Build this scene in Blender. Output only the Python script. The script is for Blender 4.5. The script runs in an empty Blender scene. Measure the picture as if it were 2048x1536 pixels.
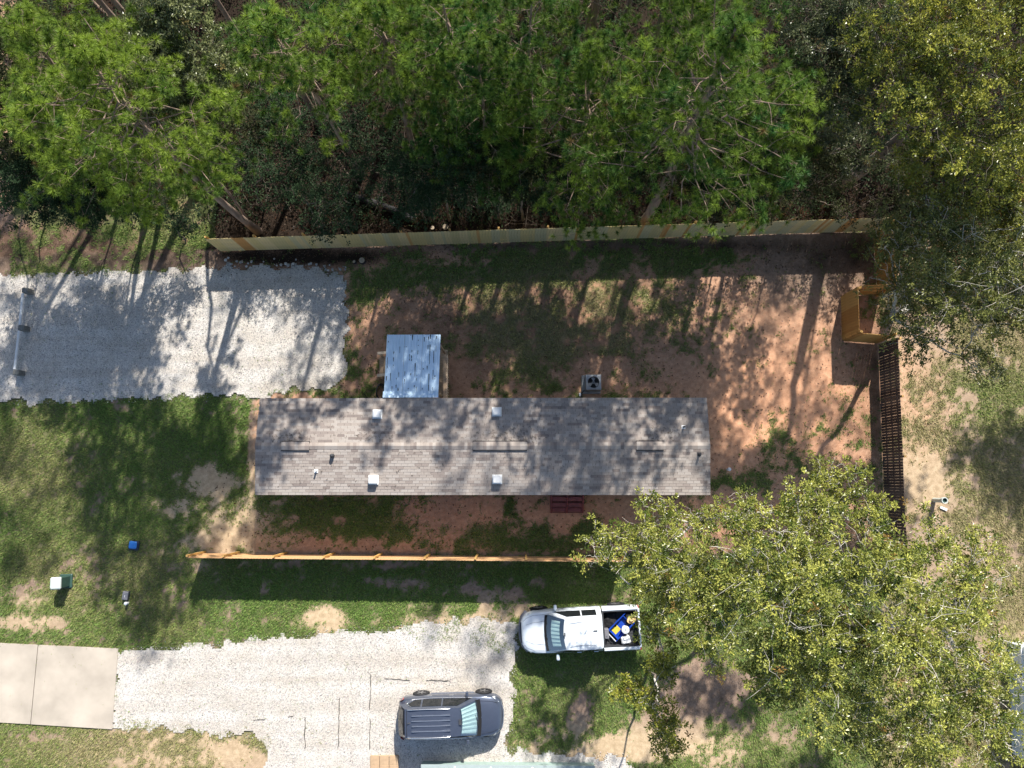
import bpy, math, random
import numpy as np
from mathutils import Matrix, Vector, Euler

random.seed(7)
RNG = np.random.default_rng(11)
SC = bpy.context.scene
COL = SC.collection
R = math.radians

# ------------------------------------------------------------------ camera
CAM_H, FPX = 35.0, 1420.0
cd = bpy.data.cameras.new('camera')
cam = bpy.data.objects.new('camera', cd)
COL.objects.link(cam)
cd.sensor_width = 36.0
cd.lens = FPX / 2048.0 * 36.0
cd.clip_start, cd.clip_end = 0.5, 800.0
TX, TY = math.atan(197 / FPX), math.atan(18 / FPX)
cam.location = (0, 0, CAM_H)
cam.rotation_euler = (TX, TY, 0)
SC.camera = cam

# ------------------------------------------------------------------ light
SUN_EL, SUN_AZ = 39.5, 15.5          # azimuth measured from +Y towards +X
world = bpy.data.worlds.new('World')
SC.world = world
world.use_nodes = True
wn = world.node_tree
wn.nodes.clear()
sky = wn.nodes.new('ShaderNodeTexSky')
sky.sky_type = 'NISHITA'
sky.sun_disc = False
sky.sun_elevation = R(SUN_EL)
sky.sun_rotation = R(SUN_AZ)
sky.dust_density = 1.2
sky.ozone_density = 1.0
bg = wn.nodes.new('ShaderNodeBackground')
bg.inputs['Strength'].default_value = 0.097
wo = wn.nodes.new('ShaderNodeOutputWorld')
wn.links.new(sky.outputs[0], bg.inputs[0])
wn.links.new(bg.outputs[0], wo.inputs[0])
sl = bpy.data.lights.new('sun', 'SUN')
sl.energy = 5.0
sl.angle = R(0.7)
sl.color = (1.0, 0.955, 0.88)
sun = bpy.data.objects.new('sun', sl)
COL.objects.link(sun)
sdir = Vector((math.sin(R(SUN_AZ)) * math.cos(R(SUN_EL)), math.cos(R(SUN_AZ)) * math.cos(R(SUN_EL)), math.sin(R(SUN_EL))))
sun.rotation_euler = sdir.to_track_quat('Z', 'Y').to_euler()
sun.location = sdir * 80
vs = SC.view_settings
vs.view_transform = 'Standard'
vs.look = 'None'
vs.exposure = 0.85
vs.gamma = 1.0
vs.use_curve_mapping = False
SC.cycles.max_bounces = 6
SC.cycles.diffuse_bounces = 3
SC.cycles.transparent_max_bounces = 8

# ------------------------------------------------------------------ measuring: a point of the survey photo -> world, at height z
_CR = np.array(Euler((TX, TY, 0)).to_matrix())


def at(u, v, z=0.0):
    d = _CR @ np.array([(u - 1024) / FPX, -(v - 768) / FPX, -1.0])
    return np.array([0, 0, CAM_H]) + d * ((z - CAM_H) / d[2])


def to_px(X, Y):
    """ground points -> survey pixels (arrays)"""
    P = np.stack([X, Y, np.full_like(X, -CAM_H)], -1) @ _CR
    return 1024 + FPX * P[..., 0] / -P[..., 2], 768 - FPX * P[..., 1] / -P[..., 2]


# ------------------------------------------------------------------ numpy noise
def _hash(ix, iy, s):
    h = (ix.astype(np.int64) * 374761393 + iy.astype(np.int64) * 668265263 + s * 982451653) & 0x7fffffff
    h = ((h ^ (h >> 13)) * 1274126177) & 0x7fffffff
    return ((h ^ (h >> 16)) & 0xffff) / 65535.0


def vnoise(x, y, s=0):
    ix, iy = np.floor(x), np.floor(y)
    fx, fy = x - ix, y - iy
    fx, fy = fx * fx * (3 - 2 * fx), fy * fy * (3 - 2 * fy)
    a, b = _hash(ix, iy, s), _hash(ix + 1, iy, s)
    c, d = _hash(ix, iy + 1, s), _hash(ix + 1, iy + 1, s)
    return (a * (1 - fx) + b * fx) * (1 - fy) + (c * (1 - fx) + d * fx) * fy


def fbm(x, y, s=0, o=4):
    t, a, n = 0, 0.5, 0
    for k in range(o):
        t = t + a * vnoise(x * 2 ** k, y * 2 ** k, s + k * 17)
        n += a
        a *= 0.55
    return t / n


# ------------------------------------------------------------------ mesh helpers
def mesh_np(name, chunks, smooth=False):
    """chunks: (V, F, col or None, material index); F is (m,3) or (m,4)"""
    vs_, lv, ls, lt, mi, cols, off, nl = [], [], [], [], [], [], 0, 0
    hascol = any(c[2] is not None for c in chunks)
    for V, F, c, m in chunks:
        V = np.asarray(V, dtype=np.float32)
        F = np.asarray(F, dtype=np.int32)
        if len(F) == 0:
            continue
        k = F.shape[1]
        vs_.append(V)
        lv.append((F + off).ravel())
        ls.append(nl + np.arange(len(F), dtype=np.int32) * k)
        lt.append(np.full(len(F), k, np.int32))
        mi.append(np.full(len(F), m, np.int32) if np.isscalar(m) else np.asarray(m, np.int32))
        if hascol:
            cc = np.ones((len(V), 4), np.float32)
            if c is not None:
                cc[:, :3] = c
            cols.append(cc)
        off += len(V)
        nl += F.size
    me = bpy.data.meshes.new(name)
    V = np.concatenate(vs_)
    me.vertices.add(len(V))
    me.vertices.foreach_set('co', V.ravel())
    lv = np.concatenate(lv)
    me.loops.add(len(lv))
    me.loops.foreach_set('vertex_index', lv)
    ls = np.concatenate(ls)
    me.polygons.add(len(ls))
    me.polygons.foreach_set('loop_start', ls)
    me.polygons.foreach_set('loop_total', np.concatenate(lt))
    me.polygons.foreach_set('material_index', np.concatenate(mi))
    me.polygons.foreach_set('use_smooth', np.full(len(ls), bool(smooth)))
    if hascol:
        a = me.attributes.new('col', 'FLOAT_COLOR', 'POINT')
        a.data.foreach_set('color', np.concatenate(cols).ravel())
    me.update(calc_edges=True)
    if smooth == 'sharp':
        me.set_sharp_from_angle(angle=R(38))
    return me


def link(name, me, mats=(), parent=None, loc=(0, 0, 0), rz=0.0):
    o = bpy.data.objects.new(name, me)
    COL.objects.link(o)
    if me is not None and not len(me.materials):
        for m in (mats if isinstance(mats, (list, tuple)) else [mats]):
            me.materials.append(m)
    o.location = loc
    o.rotation_euler = (0, 0, rz)
    if parent is not None:
        o.parent = parent
    return o


def obj(name, chunks, mats, parent=None, loc=(0, 0, 0), rz=0.0, smooth=False):
    return link(name, mesh_np(name, chunks, smooth), mats, parent, loc, rz)


def tag(o, label, cat, group=None):
    o['label'] = label
    o['category'] = cat
    if group:
        o['group'] = group
    return o


def thing(name, label, cat, loc=(0, 0, 0), rz=0.0, group=None):
    o = bpy.data.objects.new(name, None)
    COL.objects.link(o)
    o.empty_display_size = 0.2
    o.location = loc
    o.rotation_euler = (0, 0, rz)
    return tag(o, label, cat, group)


def stuff(o):
    o['kind'] = 'stuff'
    return o


_BF = np.array([[0, 3, 2, 1], [4, 5, 6, 7], [0, 1, 5, 4], [1, 2, 6, 5], [2, 3, 7, 6], [3, 0, 4, 7]])


def box(cx, cy, cz, sx, sy, sz, rz=0.0, m=0, col=None, ry=0.0):
    x, y, z = sx / 2, sy / 2, sz / 2
    V = np.array([[-x, -y, -z], [x, -y, -z], [x, y, -z], [-x, y, -z], [-x, -y, z], [x, -y, z], [x, y, z], [-x, y, z]])
    if ry:
        V = V @ np.array(Matrix.Rotation(ry, 3, 'Y')).T
    if rz:
        V = V @ np.array(Matrix.Rotation(rz, 3, 'Z')).T
    return (V + [cx, cy, cz], _BF, col, m)


def rbox(cx, cy, cz, sx, sy, sz, b=0.03, m=0, col=None, taper=0.0):
    """box with chamfered vertical edges and a chamfered top"""
    x, y = sx / 2, sy / 2
    ring = np.array([[-x + b, -y], [x - b, -y], [x, -y + b], [x, y - b], [x - b, y], [-x + b, y], [-x, y - b], [-x, -y + b]])
    zs = [(-sz / 2, 1.0, 0), (sz / 2 - b, 1.0, taper), (sz / 2, 1.0, taper + b)]
    V = []
    for z, s, inn in zs:
        V.append(np.c_[ring * [(x - inn) / x, (y - inn) / y], np.full(8, z)])
    V = np.concatenate(V + [np.array([[0, 0, sz / 2]])])
    F = []
    for k in range(2):
        for i in range(8):
            j = (i + 1) % 8
            F.append([k * 8 + i, k * 8 + j, k * 8 + 8 + j, k * 8 + 8 + i])
    for i in range(8):
        F.append([16 + i, 16 + (i + 1) % 8, 24, 24])
    F = np.array(F)
    Q, T = F[:16], F[16:, :3]
    return [(V + [cx, cy, cz], Q, col, m), (V + [cx, cy, cz], T, col, m)]


def tube(path, rad, k=6, m=0, col=None, cap=True):
    P = np.asarray(path, float)
    n = len(P)
    rad = np.broadcast_to(np.asarray(rad, float), (n,))
    T = np.gradient(P, axis=0)
    T /= np.linalg.norm(T, axis=1)[:, None] + 1e-9
    ref = np.array([0, 0, 1.0]) if abs(T[0][2]) < 0.9 else np.array([1.0, 0, 0])
    A = np.cross(T, ref)
    A /= np.linalg.norm(A, axis=1)[:, None] + 1e-9
    B = np.cross(T, A)
    th = np.arange(k) * 2 * math.pi / k
    V = (P[:, None] + rad[:, None, None] * (np.cos(th)[None, :, None] * A[:, None] + np.sin(th)[None, :, None] * B[:, None])).reshape(-1, 3)
    i = np.arange(n - 1)[:, None] * k
    j = np.arange(k)[None]
    jn = (j + 1) % k
    F = np.stack([i + j, i + jn, i + k + jn, i + k + j], -1).reshape(-1, 4)
    out = [(V, F, col, m)]
    if cap:
        for c, s in ((0, 1), ((n - 1) * k, -1)):
            idx = c + np.arange(k)
            V2 = np.concatenate([V[idx], V[idx].mean(0)[None]])
            a = np.arange(k)
            b = (a + 1) % k
            out.append((V2, np.stack([a, b, np.full(k, k)][::s], -1) if s == 1 else np.stack([b, a, np.full(k, k)], -1), col, m))
    return out


def lathe(prof, k=20, c=(0, 0, 0), m=0, col=None):
    P = np.asarray(prof, float)
    th = np.arange(k) * 2 * math.pi / k
    V = np.stack([P[:, 0][:, None] * np.cos(th), P[:, 0][:, None] * np.sin(th), np.repeat(P[:, 1][:, None], k, 1)], -1).reshape(-1, 3) + np.asarray(c)
    i = np.arange(len(P) - 1)[:, None] * k
    j = np.arange(k)[None]
    jn = (j + 1) % k
    F = np.stack([i + j, i + jn, i + k + jn, i + k + j], -1).reshape(-1, 4)
    return (V, F, col, m)


def poly(pts, z0, z1, m=0):
    """prism over a simple polygon (fan round its centroid on top)"""
    P = np.asarray(pts, float)[:, :2]
    n = len(P)
    V = np.concatenate([np.c_[P, np.full(n, z0)], np.c_[P, np.full(n, z1)], [[*P.mean(0), z1]]])
    a = np.arange(n)
    b = (a + 1) % n
    return [(V, np.stack([a, b, b + n, a + n], -1), None, m), (V, np.stack([a + n, b + n, np.full(n, 2 * n)], -1), None, m)]


def quads(Q, m=0, col=None):
    Q = np.asarray(Q, float)
    return (Q.reshape(-1, 3), np.arange(len(Q) * 4).reshape(-1, 4), col, m)


# ------------------------------------------------------------------ materials
def nodes(m):
    m.use_nodes = True
    return m.node_tree, m.node_tree.nodes, m.node_tree.links


def mat(name, c, rough=0.7, metal=0.0, var=0.12, scale=6.0, bump=0.0, bscale=60.0, spec=0.3, stretch=None, coat=0.0, c2=None):
    m = bpy.data.materials.new(name)
    nt, N, L = nodes(m)
    b = N['Principled BSDF']
    b.inputs['Roughness'].default_value = rough
    b.inputs['Metallic'].default_value = metal
    b.inputs['Specular IOR Level'].default_value = spec
    b.inputs['Coat Weight'].default_value = coat
    b.inputs['Coat Roughness'].default_value = 0.05
    tc = N.new('ShaderNodeTexCoord')
    src = tc.outputs['Object']
    if stretch:
        mp = N.new('ShaderNodeMapping')
        mp.inputs['Scale'].default_value = stretch
        L.new(src, mp.inputs[0])
        src = mp.outputs[0]
    no = N.new('ShaderNodeTexNoise')
    no.inputs['Scale'].default_value = scale
    no.inputs['Detail'].default_value = 5
    L.new(src, no.inputs['Vector'])
    cr = N.new('ShaderNodeValToRGB')
    cr.color_ramp.elements[0].position = 0.3
    cr.color_ramp.elements[1].position = 0.7
    lo = c2 or [x * (1 - var) for x in c]
    hi = [min(1, x * (1 + var)) for x in c] if c2 is None else c
    cr.color_ramp.elements[0].color = (*lo, 1)
    cr.color_ramp.elements[1].color = (*hi, 1)
    L.new(no.outputs['Fac'], cr.inputs[0])
    L.new(cr.outputs[0], b.inputs['Base Color'])
    if bump:
        n2 = N.new('ShaderNodeTexNoise')
        n2.inputs['Scale'].default_value = bscale
        L.new(src, n2.inputs['Vector'])
        bp = N.new('ShaderNodeBump')
        bp.inputs['Strength'].default_value = bump
        bp.inputs['Distance'].default_value = 0.02
        L.new(n2.outputs['Fac'], bp.inputs['Height'])
        L.new(bp.outputs[0], b.inputs['Normal'])
    return m


def leaf_mat(name, rough=0.45, trans=0.3, spec=0.35):
    m = bpy.data.materials.new(name)
    nt, N, L = nodes(m)
    b = N['Principled BSDF']
    b.inputs['Roughness'].default_value = rough
    b.inputs['Specular IOR Level'].default_value = spec
    a = N.new('ShaderNodeAttribute')
    a.attribute_name = 'col'
    L.new(a.outputs['Color'], b.inputs['Base Color'])
    if trans:
        t = N.new('ShaderNodeBsdfTranslucent')
        L.new(a.outputs['Color'], t.inputs['Color'])
        mx = N.new('ShaderNodeMixShader')
        mx.inputs[0].default_value = trans
        L.new(b.outputs[0], mx.inputs[1])
        L.new(t.outputs[0], mx.inputs[2])
        L.new(mx.outputs[0], N['Material Output'].inputs['Surface'])
    return m


def glass_mat(name, tint=(0.75, 0.85, 0.85), refl=0.12):
    m = bpy.data.materials.new(name)
    nt, N, L = nodes(m)
    N.remove(N['Principled BSDF'])
    t = N.new('ShaderNodeBsdfTransparent')
    t.inputs[0].default_value = (*tint, 1)
    g = N.new('ShaderNodeBsdfGlossy')
    g.inputs['Roughness'].default_value = 0.03
    f = N.new('ShaderNodeFresnel')
    f.inputs[0].default_value = 1.5
    ad = N.new('ShaderNodeMath')
    ad.operation = 'ADD'
    ad.inputs[1].default_value = refl
    mx = N.new('ShaderNodeMixShader')
    L.new(f.outputs[0], ad.inputs[0])
    L.new(ad.outputs[0], mx.inputs[0])
    L.new(t.outputs[0], mx.inputs[1])
    L.new(g.outputs[0], mx.inputs[2])
    L.new(mx.outputs[0], N['Material Output'].inputs['Surface'])
    return m


M = {}
M['needle'] = leaf_mat('pine_needles', 0.5, 0.40, 0.3)
M['shrub'] = leaf_mat('shrub_leaves', 0.6, 0.3, 0.12)
M['leaf'] = leaf_mat('tree_leaves', 0.33, 0.30, 0.5)
M['grass'] = leaf_mat('grass_blades', 0.6, 0.3, 0.2)
M['stone'] = leaf_mat('limestone_gravel', 0.9, 0, 0.1)
M['bark_pine'] = mat('pine_bark', (0.25, 0.18, 0.14), 0.95, var=0.45, scale=5, bump=1.0, bscale=14, stretch=(1, 1, 0.25))
M['bark_oak'] = mat('oak_bark', (0.15, 0.125, 0.105), 0.95, var=0.4, scale=6, bump=1.0, bscale=20, stretch=(1, 1, 0.3))
M['bark_pale'] = mat('weathered_limb_bark', (0.56, 0.52, 0.46), 0.9, var=0.3, scale=4, bump=0.6, bscale=24)
M['twig'] = mat('dry_twig', (0.15, 0.12, 0.095), 0.9, var=0.3)
WOODS = {
    'pale': [mat('treated_pine_%d' % i, c, 0.75, var=0.16, scale=3, stretch=(8, 8, 0.5), bump=0.2, bscale=20) for i, c in enumerate(
        [(0.58, 0.45, 0.20), (0.52, 0.42, 0.20), (0.62, 0.48, 0.24), (0.50, 0.43, 0.24), (0.55, 0.31, 0.11), (0.50, 0.25, 0.08)])],
    'orange': [mat('cedar_%d' % i, c, 0.7, var=0.2, scale=3, stretch=(8, 8, 0.5), bump=0.2, bscale=20) for i, c in enumerate(
        [(0.44, 0.25, 0.075), (0.39, 0.21, 0.06), (0.47, 0.28, 0.09), (0.35, 0.18, 0.05)])],
    'honey': [mat('honey_pine_%d' % i, c, 0.7, var=0.15, scale=3, stretch=(8, 8, 0.5)) for i, c in enumerate(
        [(0.55, 0.34, 0.17), (0.52, 0.32, 0.16), (0.58, 0.37, 0.20)])],
    'dark': [mat('old_stained_%d' % i, c, 0.8, var=0.3, scale=3, stretch=(8, 8, 0.5), bump=0.3, bscale=20) for i, c in enumerate(
        [(0.075, 0.052, 0.046), (0.062, 0.043, 0.039), (0.088, 0.062, 0.054), (0.105, 0.078, 0.068)])],
}
M['post_wood'] = mat('fence_post_wood', (0.55, 0.33, 0.11), 0.75, var=0.2, scale=8)
M['deck_wood'] = mat('deck_wood', (0.46, 0.33, 0.22), 0.8, var=0.2, scale=4, stretch=(1, 6, 6))
M['rail_wood'] = mat('rail_wood', (0.68, 0.53, 0.38), 0.75, var=0.15, scale=4)
M['red_tread'] = mat('red_tread_paint', (0.27, 0.085, 0.075), 0.6, var=0.22, scale=5)
M['red_wood'] = mat('red_step_paint', (0.20, 0.052, 0.048), 0.6, var=0.22, scale=5)
M['concrete'] = mat('broom_concrete', (0.43, 0.375, 0.31), 0.85, var=0.17, scale=0.8, bump=0.15, bscale=90)
M['concrete_gray'] = mat('grey_concrete', (0.30, 0.31, 0.31), 0.85, var=0.2, scale=9, bump=0.2)
M['block_gray'] = mat('dark_block', (0.16, 0.16, 0.15), 0.9, var=0.3, scale=12)
M['paver'] = mat('tan_paver', (0.42, 0.29, 0.18), 0.85, var=0.12, scale=7, bump=0.2)
M['white_pvc'] = mat('white_plastic', (0.74, 0.75, 0.76), 0.45, var=0.04)
M['white_metal'] = mat('white_painted_metal', (0.80, 0.80, 0.79), 0.4, var=0.03)
M['pipe_white'] = mat('white_pipe', (0.66, 0.68, 0.70), 0.5, var=0.05)
M['black_rubber'] = mat('black_rubber', (0.022, 0.022, 0.024), 0.7, var=0.2)
M['dark_plastic'] = mat('dark_plastic', (0.05, 0.052, 0.058), 0.55, var=0.15)
M['grey_plastic'] = mat('grey_plastic', (0.17, 0.17, 0.19), 0.6, var=0.15, scale=15)
M['blue_plastic'] = mat('blue_plastic', (0.045, 0.22, 0.62), 0.45, var=0.15, scale=12)
M['blue_deep'] = mat('deep_blue_plastic', (0.012, 0.055, 0.36), 0.35, var=0.2, scale=8)
M['navy'] = mat('navy_plastic', (0.02, 0.03, 0.06), 0.5, var=0.15)
M['yellow'] = mat('yellow_label', (0.55, 0.45, 0.06), 0.5, var=0.25, scale=18)
M['green_metal'] = mat('pale_green_enamel', (0.27, 0.36, 0.33), 0.5, var=0.08)
M['green_lid'] = mat('faded_green_enamel', (0.50, 0.54, 0.51), 0.5, var=0.08)
M['dark_green'] = mat('dark_green_enamel', (0.035, 0.075, 0.062), 0.5, var=0.15)
M['ac_grey'] = mat('condenser_grey', (0.30, 0.31, 0.32), 0.45, metal=0.3, var=0.1)
M['fan_blade'] = mat('fan_blade_metal', (0.36, 0.37, 0.38), 0.4, metal=0.5, var=0.08)
M['black_void'] = mat('dark_cavity', (0.012, 0.012, 0.013), 0.9, var=0.1)
M['roof_metal'] = mat('galvanised_sheet', (0.54, 0.70, 0.84), 0.32, metal=0.45, var=0.06, scale=1.5, spec=0.5)  # blue of the reflected sky is put into the sheet's base colour
M['grime'] = mat('dark_grime', (0.045, 0.05, 0.06), 0.9, var=0.3)
M['green_roof'] = mat('pale_green_roof', (0.33, 0.39, 0.385), 0.5, var=0.06)
M['siding_white'] = mat('white_siding', (0.70, 0.73, 0.75), 0.55, var=0.05, scale=3)
M['siding_house'] = mat('tan_siding', (0.42, 0.37, 0.31), 0.7, var=0.06, scale=3)
M['log_bark'] = mat('log_bark', (0.035, 0.034, 0.034), 0.95, var=0.4, scale=8, bump=0.7)
M['log_end'] = mat('cut_log', (0.36, 0.29, 0.21), 0.85, var=0.25, scale=10)
M['straw'] = mat('straw', (0.55, 0.40, 0.20), 0.8, var=0.2, scale=30)
M['fabric_black'] = mat('black_fabric', (0.018, 0.018, 0.02), 0.85, var=0.4, scale=10, bump=0.5, bscale=8)
M['ground_cloth'] = mat('weed_fabric', (0.10, 0.095, 0.085), 0.9, var=0.4, scale=9)
M['shade_foil'] = mat('windscreen_sunshade', (0.62, 0.70, 0.69), 0.4, metal=0.2, var=0.1, scale=4)
M['paint_white'] = mat('white_car_paint', (0.72, 0.77, 0.82), 0.25, var=0.02, coat=1.0)
M['paint_slate'] = mat('slate_car_paint', (0.085, 0.102, 0.145), 0.32, metal=0.5, var=0.04, coat=1.0)
M['chrome'] = mat('bright_trim', (0.75, 0.75, 0.76), 0.2, metal=0.9, var=0.03)
M['rim_alloy'] = mat('alloy_rim', (0.33, 0.33, 0.34), 0.35, metal=0.7, var=0.05)
M['red_lamp'] = mat('red_lamp', (0.45, 0.02, 0.025), 0.25, var=0.1, coat=0.6)
M['clear_lamp'] = mat('clear_lamp', (0.62, 0.66, 0.70), 0.2, var=0.08, coat=0.8)
M['dark_glass'] = mat('dark_glass', (0.012, 0.014, 0.016), 0.06, var=0.1, spec=0.6)
M['screen_glass'] = glass_mat('clear_windscreen')
M['interior'] = mat('car_interior', (0.05, 0.05, 0.052), 0.8, var=0.3)
SHING = [mat('shingle_tone_%d' % i, c, 0.95, var=0.10, scale=25, spec=0.12) for i, c in enumerate(
    [(0.325, 0.282, 0.25), (0.36, 0.32, 0.288), (0.265, 0.224, 0.20), (0.215, 0.18, 0.162), (0.295, 0.254, 0.226)])]
M['shingle_edge'] = mat('shingle_dark_edge', (0.035, 0.034, 0.036), 0.95, var=0.1)  # near-black, for the deck under the tabs and the ridge vent sides

# ------------------------------------------------------------------ the ground: which ground cover lies where (survey pixels)
def ell(U, V, cx, cy, rx, ry, soft=0.55):
    d = np.sqrt(((U - cx) / rx) ** 2 + ((V - cy) / ry) ** 2)
    return np.clip((1.0 + soft - d) / (2 * soft), 0, 1)


def inpoly(U, V, P):
    c = np.zeros(U.shape, bool)
    P = np.asarray(P, float)
    for (x1, y1), (x2, y2) in zip(P, np.roll(P, -1, 0)):
        k = ((y1 > V) != (y2 > V)) & (U < (x2 - x1) * (V - y1) / (y2 - y1 + 1e-9) + x1)
        c ^= k
    return c


PAD = [(-420, 556), (0, 548), (60, 552), (130, 548), (240, 541), (330, 540), (430, 533), (520, 533), (600, 531), (655, 538), (685, 560), (698, 610), (694, 690),
       (690, 750), (665, 775), (600, 782), (555, 786), (520, 794), (430, 794), (330, 796), (200, 800), (100, 806), (0, 801), (-420, 806)]
DRIVE = [(230, 1302), (320, 1292), (400, 1290), (480, 1281), (560, 1275), (640, 1264), (700, 1262), (760, 1258), (830, 1248), (900, 1244), (960, 1236), (1010, 1238), (1042, 1256),
         (1040, 1300), (1028, 1340), (1024, 1400), (1022, 1470), (1000, 1496), (1060, 1505), (1240, 1512), (1300, 1560), (1300, 1800), (535, 1800), (535, 1486), (500, 1474), (440, 1466), (380, 1460), (300, 1452), (224, 1458)]
SLABS = [(-300, 1272), (75, 1289), (237, 1297), (225, 1458), (60, 1448), (-300, 1424)]


def cover(X, Y):
    """grass density, red clay, pale sand, dark litter, dryness at ground points"""
    U, V = to_px(X, Y)
    n1 = fbm(X * 0.55, Y * 0.55, 3)
    n2 = fbm(X * 1.7, Y * 1.7, 9)
    jU = U + (fbm(X * .9, Y * .9, 61) - .5) * 44 + (n2 - .5) * 18
    jV = V + (fbm(X * .9, Y * .9, 67) - .5) * 44 + (n2 - .5) * 18
    base = np.full(X.shape, 0.93)
    fence_v = 502 - (U - 440) * 0.0312
    yard = (jU > np.where(jV < 545, 430, np.where(jV < 790, 680, 506))) & (U < 1762) & (V > fence_v) & (V < 1106)
    north = V < fence_v - 2
    g = base
    g = np.where(yard, 0.44, g)
    right = U > 1764
    g = np.where(right, 0.72, g)

    def put(cx, cy, rx, ry, val, s=0.5):
        nonlocal g
        w = ell(U, V, cx, cy, rx, ry, s)
        g = g * (1 - w) + val * w

    # yard
    for e in [(600, 515, 330, 22, .10), (1250, 500, 520, 16, .22), (900, 555, 170, 40, .84), (1130, 515, 260, 26, .80), (760, 600, 70, 45, .80), (1420, 522, 210, 24, .82), (1640, 520, 110, 60, .10),
              (850, 640, 120, 45, .10), (1080, 640, 190, 80, .62), (1020, 730, 130, 60, .66), (1260, 770, 80, 45, .62), (1240, 640, 140, 80, .55), (1190, 740, 70, 25, .3),
              (1560, 650, 150, 130, .16), (1600, 800, 240, 130, .10), (1450, 860, 120, 110, .04), (1560, 900, 65, 60, .55), (1700, 900, 50, 130, .55), (1540, 968, 150, 24, .60), (1640, 1010, 120, 60, .22), (1420, 1050, 160, 50, .06),
              (740, 690, 45, 60, .35), (730, 770, 35, 40, .7), (930, 760, 50, 45, .08), (960, 775, 30, 20, .5),
              (690, 1030, 190, 48, .97), (950, 1022, 120, 30, .06), (1020, 1030, 18, 40, .8), (1080, 1078, 160, 28, .86), (1250, 1040, 140, 40, .10), (480, 1060, 50, 45, .35), (1180, 1060, 45, 30, .85)]:
        put(*e)
    # lawns
    for e in [(415, 965, 50, 30, .02), (350, 1010, 45, 16, .42), (455, 1045, 50, 45, .25), (430, 1085, 60, 16, .3), (470, 1075, 30, 30, .1), (175, 1130, 40, 30, .55), (60, 1190, 50, 45, .55), (60, 1245, 60, 14, .35), (505, 900, 8, 90, .08),
              (655, 1243, 34, 28, .04), (605, 1235, 18, 18, .35), (790, 1165, 50, 10, .30), (900, 1180, 80, 12, .42), (1000, 1190, 60, 14, .38), (930, 1255, 130, 26, .42), (1020, 1230, 60, 20, .30), (700, 1106, 330, 7, .25), (700, 1128, 300, 6, .5),
              (1410, 1385, 90, 55, .04), (1160, 1440, 26, 60, .12), (1320, 1470, 70, 40, .10), (1200, 1500, 160, 26, .12), (1110, 1490, 60, 22, .80), (1430, 1500, 70, 40, .45), (1530, 1450, 60, 60, .7),
              (370, 1500, 160, 60, .62), (480, 1515, 50, 30, .1), (60, 1475, 80, 14, .5), (250, 1460, 40, 8, .4),
              (120, 490, 130, 55, .42), (350, 525, 120, 16, .35), (5, 470, 14, 120, .2)]:
        put(*e)
    # neighbour's side
    for e in [(1850, 950, 55, 60, .12), (1830, 880, 40, 60, .5), (1980, 800, 80, 60, .9), (1880, 780, 70, 60, .65), (1990, 1000, 70, 90, .8), (1830, 680, 60, 50, .3), (1900, 1100, 120, 60, .35)]:
        put(*e)
    g = np.where(north & (U > 430), 0.0, g)
    w = np.clip((440 - U) / 40, 0, 1) * np.clip((430 - V) / 60, 0, 1)
    g = g * (1 - w) + 0.25 * w
    put(8, 400, 16, 160, .15)
    red = np.where(yard, 0.55, 0.0)
    red = np.maximum(red, np.maximum(ell(U, V, 1560, 820, 260, 170), ell(U, V, 1250, 1030, 420, 60)) * 1.0)
    red = np.where(north | (V < 430), 0.25 + 0.5 * ell(U, V, 1280, 420, 260, 60), red)
    red = red * (1 - ell(U, V, 1650, 520, 140, 80)) * (1 - 0.8 * ell(U, V, 1150, 488, 520, 18))
    red = np.clip(red + (n1 - .5) * .5 * (red > 0), 0, 1)
    sand = np.maximum.reduce([ell(U, V, 430, 1010, 140, 110), 0.75 * ell(U, V, 1850, 960, 80, 90), ell(U, V, 1250, 1500, 300, 50), ell(U, V, 655, 1240, 80, 40), ell(U, V, 60, 1230, 120, 40) * .7,
                              0.8 * ell(U, V, 370, 1500, 220, 60), 0.36 * right, 0.8 * ell(U, V, 900, 1240, 220, 40)])
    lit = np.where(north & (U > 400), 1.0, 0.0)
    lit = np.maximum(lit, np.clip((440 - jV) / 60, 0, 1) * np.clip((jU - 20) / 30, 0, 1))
    lit = np.maximum.reduce([lit, 0.85 * ell(U, V, 600, 512, 260, 22), 0.62 * ell(U, V, 1250, 492, 520, 22), 0.6 * ell(U, V, 1690, 510, 100, 60), 0.5 * ell(U, V, 1740, 760, 50, 200), 0.35 * ell(U, V, 1410, 1385, 100, 60), 0.55 * ell(U, V, 130, 480, 160, 60), 0.52 * ell(U, V, 1080, 640, 330, 130), 0.72 * ell(U, V, 190, 500, 330, 55)])  # fence and yard ovals darken the soil; the west strip paints in tree shade
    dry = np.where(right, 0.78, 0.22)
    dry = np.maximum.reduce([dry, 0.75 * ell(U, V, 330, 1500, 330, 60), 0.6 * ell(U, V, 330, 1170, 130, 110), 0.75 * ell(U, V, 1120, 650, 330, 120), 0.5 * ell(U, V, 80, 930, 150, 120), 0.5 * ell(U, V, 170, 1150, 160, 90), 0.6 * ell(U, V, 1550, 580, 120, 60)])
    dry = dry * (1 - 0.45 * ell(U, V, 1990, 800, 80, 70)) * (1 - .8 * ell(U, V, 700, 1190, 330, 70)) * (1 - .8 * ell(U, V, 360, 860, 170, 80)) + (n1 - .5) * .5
    # house footprint, paved areas keep no grass
    jx, jy = (fbm(X * 2.4, Y * 2.4, 141) - .5) * 34, (fbm(X * 2.4, Y * 2.4, 146) - .5) * 34
    paved = inpoly(U + jx, V + jy, PAD) | inpoly(U + jx, V + jy, DRIVE) | inpoly(U, V, SLABS)
    n3 = fbm(X * 5.0, Y * 5.0, 23, 3)
    dens = np.clip(g + (n1 - .5) * .6 + (n2 - .5) * 1.1 + (n3 - .5) * .95, 0, 1)
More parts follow.
